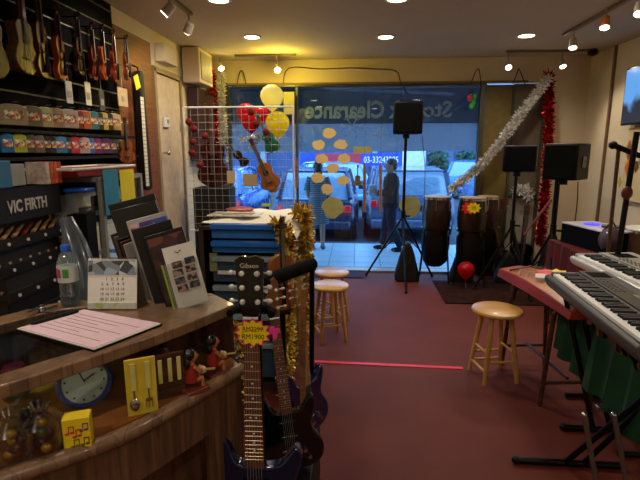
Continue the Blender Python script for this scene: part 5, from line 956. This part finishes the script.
# dark cases / guitars leaning in the right corner
def leaning_gtr(px0, py0, px1, py1, y, lab, c, nk): 
    a = P(px0, py0, y=y); b_ = P(px1, py1, y=y); L = (b_ - a).length; ang = math.atan2(b_.x - a.x, b_.z - a.z)
    string_thing('acoustic_guitar', lab, 'guitar', Matrix.Translation(a) @ Matrix.Rotation(ang, 4, 'Y'), L, c, c, nk, 'guitar', 'guitars in the right corner')
leaning_gtr(484, 277, 503, 198, 6.27, 'dark guitar with reddish headstock leaning on the olive panel', mat('dark_guitar_body', (30, 20, 18), .3, coat=.4), wood('redneck', (70, 30, 26), (96, 44, 36)))
leaning_gtr(518, 279, 526, 205, 6.2, 'black guitar leaning on the pale grey panel', GLOSSBLK, DARKW)
leaning_gtr(505, 276, 494, 222, 6.0, 'small dark guitar low in front of the olive panel', mat('umber_body', (40, 26, 20), .4), DARKW)
a, b_ = P(524, 235, y=5.2), P(551, 200, y=5.3); t = thing('wooden_stick', 'dark red wooden stick angled in front of the red tinsel', 'stick', a); MB().tube([a, b_], [.012, .016], 8).build('shaft', wood('dkred', (90, 34, 30), (120, 50, 40)), t, world=True); MB().cyl(a, (a.x - .05, a.y, 0), .01).build('support', BLKM, t, world=True)
for px, w_, h, lab in ((404, .3, .5, 'black padded bag under the centre loudspeaker tripod'), (455, .3, .42, 'black padded bag slumped between the two front congas'), (497, .3, .4, 'black padded bag beside the rear conga under the olive panel'), (533, .24, .55, 'black gig bag slumped below the red tinsel'), (505, .2, .35, 'black gig bag low behind the smaller right speaker stand')):
    q = P(px, 275, z=0); q = Vector((q.x, min(q.y, 5.95), 0)); t = thing('gig_bag', lab, 'bag', q); MB().prism(outline([(0, w_ * .4), (.2, w_ * .5), (.5, w_ * .38), (.8, w_ * .25), (1, w_ * .08)], h), .12, T(q.x, q.y, 0) @ Matrix.Rotation(PI / 2, 4, 'X')).build('bag_body', MC['black_nylon'], t, world=True, bev=.03); MB().tube([(q.x - .04, q.y - .13, h * .4), (q.x, q.y - .17, h * .5), (q.x + .04, q.y - .13, h * .6)], .01, 6).build('carry_handle', BLK, t, world=True)

# ------------------------------------------------------------------ guzheng
g0, g1, g2 = P(498, 265, z=.74), P(562, 303, z=.74), P(568, 262, z=.76); ax = (g1 - g0).normalized(); L = 1.05; wv = .34
Mg = frame(g0, ax, (0, 0, 1)); t = thing('guzheng', 'red-sided Chinese zither with tan soundboard on a dark stand', 'zither', Mg)
def gs_(x, z0, z1, y0=0, y1=wv): return [(x, y0, z0), (x, y1, z0), (x, y1 * .97, z1), (x, (y0 + y1) / 2, z1 + .025), (x, y0 + .01, z1)]
MB().loft([gs_(x, -.09 + .02 * math.sin(x * 2), 0 - .03 * (abs(x / L - .5) * 2) ** 2) for x in [L * k / 14 for k in range(15)]]).build('body', wood('guzheng_red', (120, 30, 14), (164, 50, 24), .55), t)
MB().loft([[(x, y, z - .03 * (abs(x / L - .5) * 2) ** 2) for y, z in ((.02, .003), (wv / 2, .03), (wv - .02, .003), (wv - .02, -.002), (.02, -.002))] for x in [.1 + (L - .2) * k / 12 for k in range(13)]]).build('soundboard', wood('guzheng_tan', (150, 84, 44), (180, 108, 60), .35), t)
MB().tube([(.17, .02, .0), (.19, wv / 2, .035), (.21, wv - .02, .0)], .008, 8).build('end_bridge', mat('guz_bridge', (90, 20, 14), .4), t)
sm = MB(); [sm.cyl((.18, .03 + k * .02, .035), (L - .15, .03 + k * .02, .035), .0008, n=4) for k in range(13)]; sm.build('strings', GREYM, t)
for k in range(8): MB().tube([(.3 + k * .07, .04 + k * .025, .0), (.31 + k * .07, .045 + k * .025, .045)], [.012, .004], 6).build('string_bridge', WHT, t)
t = thing('guzheng_stand', 'dark red-brown wooden trestle stand under the red zither', 'stand', (Mg @ Vector((.5, .15, 0))).xy.to_3d())
for x in (.25, .85):
    pts = [Mg @ Vector((x, y, -.1)) for y in (.02, .28)]; fe = [Mg @ Vector((x + dx, y, -.74)) for y, dx in ((-.02, .0), (.32, .0))]
    for a, b_ in zip(pts, fe): MB().cyl(a, b_, .016, n=8).build('leg', DARKW, t, world=True)
    MB().cyl(pts[0].lerp(fe[0], .75), pts[1].lerp(fe[1], .75), .012, n=8).build('crossbar', DARKW, t, world=True)
    MB().cyl(pts[0], pts[1], .014, n=8).build('top_bar', DARKW, t, world=True)
MB().cyl(Mg @ Vector((.28, .15, -.55)), Mg @ Vector((.85, .15, -.55)), .012, n=8).build('long_stretcher', DARKW, t, world=True)
q = Mg @ Vector((.52, .17, .06)); Mq = frame(q, (.8, -.3, 0), (-.2, -.35, 1)); t = thing('price_star', 'red, white and yellow price tag lying on the red zither', 'price card', Mq)
mb = MB(); star(mb, 8, .07, .05, .003, Matrix.Translation((.02, 0, 0))); mb.build('yellow_burst', MC['bright_yellow'], t); mb = MB(); star(mb, 8, .05, .035, .004, Matrix.Translation((-.05, .01, 0))); mb.build('red_burst', MC['star_red'], t); MB().box((-.07, -.03, .003), (.08, .05, .003)).build('white_card', PAPER, t)

# ------------------------------------------------------------------ keyboards
def keyboard(label, M, L, W, casem, panelm, h=.09, nw=36, ks=.0):
    """local: x along keys (left hand at 0), y away from player, z up; top surface at 0"""
    t = thing('electric_keyboard', label, 'keyboard', M, 'keyboards'); kd = .145; lip = .035; end = .035
    MB().loft([[(x, y, z) for y, z in ((0, -h * .55), (.02, -h), (W, -h), (W, .0 + .02), (W * .6, .012), (lip + kd, .006), (lip + kd, -.022), (lip, -.022), (lip * .6, -.008), (0, -.02))] for x in (0, L)]).build('case', casem, t, bev=.006)
    for x in (0, L): MB().box((x + (end / 2 if x == 0 else -end / 2), lip + kd / 2, -.008), (end, kd, .028)).build('end_cheek', casem, t, bev=.004)
    kw = (L - 2 * end) / nw
    wk = MB(); [wk.box((end + (i + .5) * kw, lip + kd / 2, -.008), (kw * .93, kd - .004, .016)) for i in range(nw)]; wk.build('white_keys', mat('ivory_key', (250, 250, 250), .3, noise=.02), t, smooth_=False)
    bk_ = MB(); [bk_.box((end + (i + 1) * kw, lip + kd * .60, .004), (kw * .62, kd * .74, .018), taper=.9) for i in range(nw - 1) if i % 7 not in (2, 6)]; bk_.build('black_keys', mat('key_black', (12, 12, 13), .5), t, smooth_=False)
    MB().box((L / 2, (lip + kd + W) / 2, .014), (L * .985, W - lip - kd - .02, .006)).build('control_panel', panelm, t, bev=.002)
    MB().box((L * .5, (lip + kd + W) / 2 + .02, .019), (.11, .05, .004)).build('display', mat('lcd_grey', (140, 140, 130), .2), t)
    [MB().box((L * f, lip + kd + .035 + r * .022, .019), (.014, .008, .005)).build('button', mat('button_grey', (96, 94, 92), .4), t, smooth_=False) for f in [.18 + .035 * k for k in range(7)] + [.62 + .035 * k for k in range(7)] for r in range(3)]
    for x in (L * .09, L * .91): MB().box((x, (lip + kd + W) / 2, .018), (L * .1, W * .3, .004)).build('speaker_mesh', SPKM, t)
    return t
k0, k1 = P(545, 272, z=.9), P(637, 343, z=.9); ax = (k1 - k0).normalized(); Mk = frame(k0, ax, (0, 0, 1)); LK = (k1 - k0).length
kb1 = keyboard('dark grey electric keyboard, the nearer lower one with brown panel', Mk, LK, .36, mat('charcoal_case', (74, 72, 74), .4), mat('brown_panel', (58, 50, 44), .65, noise=.1), .085, 44)
u0, u1 = P(570, 254, z=.93), P(660, 296, z=.93); ax2 = (u1 - u0).normalized(); Mu = frame(u0, ax2, (0, 0, 1))
kb2 = keyboard('silver electric keyboard behind the dark one', Mu, 1.25, .42, mat('silver_case', (176, 178, 182), .35, .2), mat('silver_panel', (164, 164, 156), .35, .2), .07, 44)
def xstand(lab, M, L, zt, gap=.5, fw=.42):
    t = thing('keyboard_stand', lab, 'stand', (M @ Vector((L / 2, .18, 0))).xy.to_3d(), 'keyboard stands')
    g_ = lambda x, y, z: Vector((*(M @ Vector((x, y, 0))).xy, z)); c_ = L / 2
    # X seen from the keyboard's front: arms cross along the keyboard length, doubled front/back
    for y in (.1, .28):
        for s_ in (-1, 1):
            for o_ in (0, .035): MB().cyl(g_(c_ + s_ * gap * .8, y + o_, zt), g_(c_ - s_ * gap * .7, y + o_, .03), .014, n=8).build('leg', BLKM, t, world=True)
    MB().lathe([(0, -.03), (.04, -.03), (.04, .03), (0, .03)], g_(c_ + .02, .2, zt * .5), 14).build('locking_disc', GREYM, t, world=True)
    for s_ in (-1, 1):
        MB().cyl(g_(c_ + s_ * gap * .7, -.08, .02), g_(c_ + s_ * gap * .7, .48, .02), .016, n=10).build('foot_bar', BLKM, t, world=True)
        MB().cyl(g_(c_ + s_ * gap * .8, -.0, zt + .0), g_(c_ + s_ * gap * .8, .36, zt + .0), .014, n=10).build('support_bar', BLKM, t, world=True)
# front stand drawn from what is visible: foot bars running left-right, double braces
t = thing('keyboard_stand', 'black double-braced X stand under the nearer dark keyboard', 'stand', (1.3, 2.5, 0), 'keyboard stands')
fA, fB = P(516, 460, z=.02), P(625, 466, z=.02); fC, fD = P(563, 427, z=.02), P(650, 432, z=.02)
MB().cyl(fA, fB, .018, n=10).build('foot_bar', BLKM, t, world=True); MB().cyl(fC, fD, .018, n=10).build('foot_bar', BLKM, t, world=True)
for e in (fA, fC): MB().ell(e, .022).build('rubber_foot', BLK, t, world=True)
zt = .815; topA = Mk @ Vector((.12, .3, 0)); topB = Mk @ Vector((LK - .12, .3, 0)); topC = Mk @ Vector((.12, .08, 0)); topD = Mk @ Vector((LK - .12, .08, 0))
for a, b_, of in ((fA.lerp(fB, .45), Vector((*topB.xy, zt)), 0), (fA.lerp(fB, .62), Vector((topB.x + .06, topB.y + .05, zt)), 0), (fC.lerp(fD, .35), Vector((*topC.xy, zt)), 0), (fC.lerp(fD, .55), Vector((topC.x + .07, topC.y, zt)), 0)): MB().cyl(a, b_, .015, n=10).build('leg', BLKM, t, world=True)
MB().cyl(Vector((*topA.xy, zt)), Vector((*topC.xy, zt)), .016, n=10).build('support_bar', BLKM, t, world=True); MB().cyl(Vector((*topB.xy, zt)), Vector((*topD.xy, zt)), .016, n=10).build('support_bar', BLKM, t, world=True)
q = P(602, 408, y=2.35); MB().box(q, (.06, .03, .03)).build('locking_pin', CHR, t, world=True, bev=.006)
xstand('black X stand under the silver keyboard', Mu, 1.25, .84, .45)
# pale upright rods near the front
for p0, p1, lab in (((584, 415), (596, 482), 'dull metal rod standing left in front of the keyboard stand'), ((614, 415), (626, 482), 'dull metal rod standing right in front of the keyboard stand')):
    a = P(*p0, y=2.05); b_ = P(*p1, y=2.0); d = (b_ - a).normalized(); e = a + d * ((0.0 - a.z) / d.z); t = thing('metal_rod', lab, 'rod', e, 'metal rods by the keyboard stand'); MB().cyl(a, e + Vector((0, 0, .005)), .012, n=8).build('rod', mat('dull_rod', (96, 84, 74), .4, .4), t, world=True); MB().ell(a, .015).build('tip', CHR, t, world=True)
# green cloth hanging under
gc = MB(); n = 24; r_ = []
for i in range(n + 1):
    x = -.3 + 1.25 * i / n; d_ = .02 * math.sin(i * 1.5); p = Mk @ Vector((x, .22 + d_, 0)); q_ = Mk @ Vector((x + .02 * math.sin(i * 2.2), .2 + 1.6 * d_, 0)); r_.append([(p.x, p.y, .62), (p.x + .004, p.y + .004, .62), (q_.x + .004, q_.y + .004, .28), (q_.x, q_.y, .28)])
gc.loft(r_); tag(gc.build('green_cloth', mat('green_drape', (8, 60, 30), .8, noise=.3, scale=5)), 'deep green cloth hanging below the keyboards', 'cloth')
# red draped table with CD deck
ta = P(548, 228, z=.86); t = thing('red_table', 'low table draped in red cloth along the right wall', 'table', (2.35, 4.2, 0))
MB().box((2.32, 4.15, .74), (.7, 1.3, .03)).build('table_top', DARKW, t, world=True)
for x, y in ((2.02, 3.55), (2.62, 3.55), (2.02, 4.75), (2.62, 4.75)): MB().box((x, y, .36), (.04, .04, .72)).build('leg', DARKW, t, world=True)
dc = MB(); rr = []
for i in range(27):
    y = 3.5 + 1.3 * i / 26; d_ = .012 * math.sin(i * 1.9); rr.append([(2.72, y, .76), (1.955 + d_, y, .76), (1.945 + d_ * 2, y, .42 + .01 * math.sin(i)), (1.94 + d_ * 2, y, .42), (1.95 + d_, y, .768), (2.72, y, .768)])
dc.loft(rr); tag(dc.build('red_drape', mat('red_drape', (84, 9, 12), .75, noise=.2, scale=5)), 'red cloth draped over the table below the disc player', 'cloth')
a, b_ = P(562, 222, z=.96), P(608, 233, z=.96); Md = frame((a.x, a.y, .768), b_ - a, (0, 0, 1)); Ld = (b_ - a).length; Ld = min(Ld, .62)
t = thing('disc_player', 'white-topped disc player deck glowing blue on the red table', 'disc player', Md)
MB().box((Ld / 2, .17, .09), (Ld, .34, .18)).build('case', mat('deck_navy', (8, 8, 12), .85, spec=.08), t, bev=.005); MB().box((Ld / 2, .17, .19), (Ld, .34, .016)).build('top_plate', mat('deck_top', (215, 215, 225), .4), t, bev=.004)
MB().lathe([(0, .198), (.07, .198), (.075, .206), (.06, .212), (0, .21)], (Ld * .36, .15, 0), 24).build('jog_wheel', mat('jog_glow', (90, 90, 220), .3, emit=(80, 70, 255), es=1.2), t); MB().lathe([(0, .198), (.08, .198), (.08, .218), (0, .218)], (Ld * .66, .2, 0), 24).build('platter', GLOSSBLK, t)
mb = MB(); [mb.cyl((Ld * (.85 + .05 * (k % 2)), .06 + .05 * k, .198), (Ld * (.85 + .05 * (k % 2)), .06 + .05 * k, .212), .009, n=10) for k in range(5)]; mb.build('knobs', CHR, t)
# boom stand pole etc on right
a, b_ = P(609, 243, y=3.7), P(619, 146, y=3.7); t = thing('microphone_stand', 'brown-black pole stand with clamp and arm near the right edge', 'stand', (a.x - .05, 3.7, 0)); dd = (b_ - a).normalized(); e = a - dd * (a.z / dd.z)
MB().cyl(e, b_, .014, n=10).build('pole', wood('pole_dark', (70, 50, 30), (96, 70, 42)), t, world=True); MB().lathe([(0, 0), (.12, 0), (.12, .015), (.02, .03), (0, .03)], (e.x, e.y, 0), 24).build('base', BLKM, t, world=True)
c0_, c1_ = P(613, 145, y=3.68), P(640, 156, y=3.68); MB().cyl(c0_, c1_, .02, n=10).build('clamp_arm', BLK, t, world=True); MB().ell(c0_, .03).build('clamp_knob', BLK, t, world=True)
a, b_ = P(637, 132, y=3.3), P(620, 240, y=3.3); t = thing('music_stand_post', 'thin black slanted post at the right edge of the photo', 'stand', (b_.x, 3.3, 0)); d = (b_ - a).normalized(); e = a + d * (-a.z / d.z); MB().cyl(a, e, .018, n=10).build('post', BLK, t, world=True); MB().box((e.x, e.y, .01), (.22, .22, .02)).build('foot_plate', BLK, t, world=True); MB().ell(P(627, 193, y=3.28), (.035, .03, .045)).build('red_clip', mat('maroon_clip', (90, 30, 26), .4), t, world=True)
# cream board with orange shapes on right wall
t = thing('notice_board', 'cream notice board with orange diamond shapes near the right edge', 'board', (2.86, 5.0, 1.1)); MB().box((2.87, 4.95, 1.5), (.02, .72, .75)).build('board', mat('cream_board', (210, 190, 150), .7), t, world=True)
for px, py, s_, c in ((629, 150, .1, (150, 84, 44)), (628, 168, .1, (206, 110, 30)), (620, 182, .06, (196, 160, 60)), (636, 166, .07, (120, 70, 40))):
    q = P(px, py, x=2.855); MB().prism([(-s_ * .6, 0), (0, -s_), (s_ * .6, 0), (0, s_)], .004, frame(q, (0, -1, 0), (-1, 0, 0))).build('paper_shape', mat('shape%d' % c[0], c, .6), t, world=True)
for px in (634, 639): q = P(px, 148, x=2.84); tag(slab('white_leaflet', q, (.01, .07, .26), PAPER), 'white leaflet hanging beside the notice board, %s' % ('left one' if px == 634 else 'right one at the edge'), 'leaflet')
# snare drum on stand at right
q = P(645, 228, z=.98); x, y = min(q.x, 2.62), q.y - .1; t = thing('snare_drum', 'shallow white-headed drum with dark shell at the right edge', 'drum', (x, y, .768))
MB().lathe([(.2, .77), (.2, .98)], (x, y, 0), 32).build('shell', mat('brown_shell', (80, 56, 44), .4), t, world=True); MB().lathe([(0, .98), (.2, .98), (.2, .992), (0, .996)], (x, y, 0), 32).build('drum_head', WHT, t, world=True); MB().lathe([(.203, .96), (.21, .96), (.21, .985), (.203, .985)], (x, y, 0), 32, ring=True).build('hoop', CHR, t, world=True)
q = P(615, 225, y=4.1); t = thing('shoulder_bag', 'purple-grey bag sitting behind the boom stand', 'bag', (q.x, 4.15, .768)); MB().ell((q.x, 4.15, .89), (.09, .09, .12)).build('bag_body', mat('plum_bag', (72, 56, 70), .5, noise=.3), t, world=True); MB().tube([(q.x - .05, 4.15, .98), (q.x, 4.15, 1.06), (q.x + .05, 4.15, .98)], .008, 6).build('strap', BLK, t, world=True)
# TV on right wall
TVM = mat('tv_picture', (40, 60, 90), .15, emit=(110, 170, 235), es=1.0); nt = TVM.node_tree; b = nt.nodes['Principled BSDF']; tc = [x for x in nt.nodes if x.type == 'TEX_COORD'][0]
sp = nt.nodes.new('ShaderNodeSeparateXYZ'); nt.links.new(tc.outputs['Object'], sp.inputs[0]); n2 = nt.nodes.new('ShaderNodeTexNoise'); n2.inputs['Scale'].default_value = 5; nt.links.new(tc.outputs['Object'], n2.inputs['Vector'])
ad = nt.nodes.new('ShaderNodeMath'); ad.operation = 'MULTIPLY_ADD'; ad.inputs[1].default_value = .35; nt.links.new(n2.outputs['Fac'], ad.inputs[0]); nt.links.new(sp.outputs['Z'], ad.inputs[2])
rp = nt.nodes.new('ShaderNodeValToRGB'); rp.color_ramp.elements[0].position = .40; rp.color_ramp.elements[0].color = (.02, .014, .01, 1); rp.color_ramp.elements[1].position = .50; rp.color_ramp.elements[1].color = (.12, .36, .8, 1); nt.links.new(ad.outputs[0], rp.inputs[0]); nt.links.new(rp.outputs[0], b.inputs['Emission Color'])
t = thing('wall_television', 'flat television on the right wall showing a blue sky scene', 'television', (2.82, 4.9, 1.87)); MB().box((2.82, 4.93, 2.19), (.05, .86, .58)).build('bezel', GLOSSBLK, t, world=True, bev=.006)
MB().box((2.793, 4.93, 2.19), (.004, .82, .54)).build('screen', TVM, t, world=True); MB().box((2.87, 4.93, 2.19), (.05, .2, .2)).build('bracket', BLKM, t, world=True)
q = P(593, 51, z=2.78); tag(MB().lathe([(.0, -.08), (.05, -.06), (.06, -.02), (.04, 0)], (q.x, min(q.y, 6.1), 2.8), 16).build('ceiling_camera', BLK), 'small black dome fitting on the ceiling in the right corner', 'ceiling fitting')

# ------------------------------------------------------------------ ceiling lights
LED = mat('lamp_glow', (255, 240, 215), .5, emit=(255, 236, 205), es=14)
def lamp_light(name, loc, power, kind='SPOT', size=2.4, col=(1, .89, .72), rot=(0, 0, 0), parent=None, r=.05, blend=.6):
    l = bpy.data.lights.new(name, kind); l.energy = power; l.color = col
    if kind == 'SPOT': l.spot_size = size; l.spot_blend = blend
    l.shadow_soft_size = r
    o = bpy.data.objects.new(name, l); C.objects.link(o); o.location = loc; o.rotation_euler = rot
    if parent: o.parent = parent; o.location = WM[parent].inverted() @ Vector(loc)
    return o
def downlight(x, y, lab, pw=DOWNLIGHT_W):
    t = thing('ceiling_downlight', lab, 'ceiling light', (x, y, 2.8), 'recessed ceiling downlights')
    MB().lathe([(.075, -.008), (.1, -.008), (.1, .0), (.075, .0)], (x, y, 2.8), 28, ring=True).build('trim_ring', WHT, t, world=True); MB().lathe([(0, -.006), (.075, -.006), (.075, -.001), (0, -.001)], (x, y, 2.8), 28).build('lens', LED, t, world=True)
    lamp_light('downlight_bulb', (x, y, 2.785), pw, 'SPOT', 2.7, parent=t, r=.07)
for (x, y), lab in (((-1.09, 5.1), 'left recessed downlight of the row near the window'), ((.29, 5.2), 'middle recessed downlight of the row near the window'), ((1.72, 5.25), 'right recessed downlight of the row near the window'), ((.3, 3.95), 'recessed downlight at the top edge of the photo, right one'), ((-1.08, 3.87), 'recessed downlight at the top edge of the photo, left one')): downlight(x, y, lab)
for i, (x, y) in enumerate(((1.72, 3.95), (-1.0, 1.4), (1.4, 1.4), (-1.0, -.2), (.5, -.9), (1.8, -.9))): downlight(x, y, ['recessed downlight overhead above the keyboards', 'recessed downlight above the glass counter', 'recessed downlight over the right side of the shop middle', 'added unseen downlight behind the camera above the counter', 'added unseen downlight behind the camera in the middle', 'added unseen downlight behind the camera on the right'][i], DOWNLIGHT_W * (.35, .8, .55, 1.0, 1.0, .8)[i])  # unseen lamps behind the camera are added to brighten counter front and guitars
def spot(px, py, z, aim, tname, lab, body=BLK, on=True, y=None, col=(1, .86, .66), pw=SPOT_W, kind='SPOT'):
    q = P(px, py, z=z) if y is None else P(px, py, y=y); aim = Vector(aim); d = (aim - q).normalized(); t = thing('track_spotlight', lab, 'spotlight', (q.x, q.y, q.z), 'track spotlights')
    MB().cyl((q.x, q.y, 2.77), q - d * .02, .008, n=8).build('arm', GREYM, t, world=True)
    MB().tube([q - d * .05, q - d * .04, q + d * .05], [.02, .032, .038], 16).build('lamp_housing', body, t, world=True); o = MB().tube([q + d * .046, q + d * .054], [.032, .033], 16).build('lamp_lens', LED, t, world=True)
    if on: lamp_light('spot_bulb', q + d * .09, pw, kind, 1.9, col, d.to_track_quat('-Z', 'Y').to_euler(), t, .03)
def track(a, b_, lab): t = thing('light_track', lab, 'light track', a.lerp(b_, .5), 'light tracks'); v_ = b_ - a; MB(Matrix.Translation(a.lerp(b_, .5)) @ Matrix.Rotation(math.atan2(v_.y, v_.x), 4, 'Z')).box((0, 0, -.0125), (v_.length, .035, .025)).build('rail', mat('track_metal', (120, 104, 84), .4, .3), t, world=True)
track(Vector((2.07, 5.2, 2.8)), Vector((2.07, 3.7, 2.8)), 'ceiling light track running towards the window on the right'); track(Vector((-1.42, 4.2, 2.8)), Vector((-1.42, 2.8, 2.8)), 'ceiling light track above the counter on the left')
track(Vector((-1.5, 6.0, 2.8)), Vector((-.75, 6.0, 2.8)), 'short light track before the window on the left'); track(Vector((1.75, 6.0, 2.8)), Vector((2.7, 6.0, 2.8)), 'short light track before the window on the right')
WB = mat('white_lamp_body', (190, 184, 172), .4)
spot(169, 9, 2.68, (-1.9, 3.6, 2.2), 0, 'track spotlight aimed at the violins, nearer the top edge', WB); spot(189, 27, 2.66, (-1.9, 4.6, 2.0), 0, 'track spotlight left, lower and further from the top edge', WB)
spot(220, 66, 2.66, (-.9, 5.0, 1.5), 0, 'spotlight on the short left track, left of the glowing one', WB, y=6.0, col=(1, .78, .2), pw=1.5, kind='POINT')
spot(277, 68, 2.66, (-.5, 4.6, 1.5), 0, 'glowing spotlight just above the pale yellow balloon', WB, y=5.95, col=(1, .76, .08), pw=18, kind='POINT')
spot(508, 65, 2.66, (1.6, 3, 0), 0, 'glowing spotlight on the right short track, left one', WB, y=6.0); spot(562, 63, 2.66, (2.6, 5.0, .9), 0, 'glowing spotlight on the right short track, right one', WB, y=6.0)
spot(573, 43, 2.66, (1.8, 4.0, 0), 0, 'track spotlight at the window end of the right track', WB); spot(605, 22, 2.66, (1.6, 3.2, 0), 0, 'copper-toned spotlight in the middle of the right track', mat('copper_housing', (190, 110, 60), .3, .5))
spot(640, 8, 2.66, (1.4, 2.6, 0), 0, 'track spotlight cut off by the top right corner', WB)
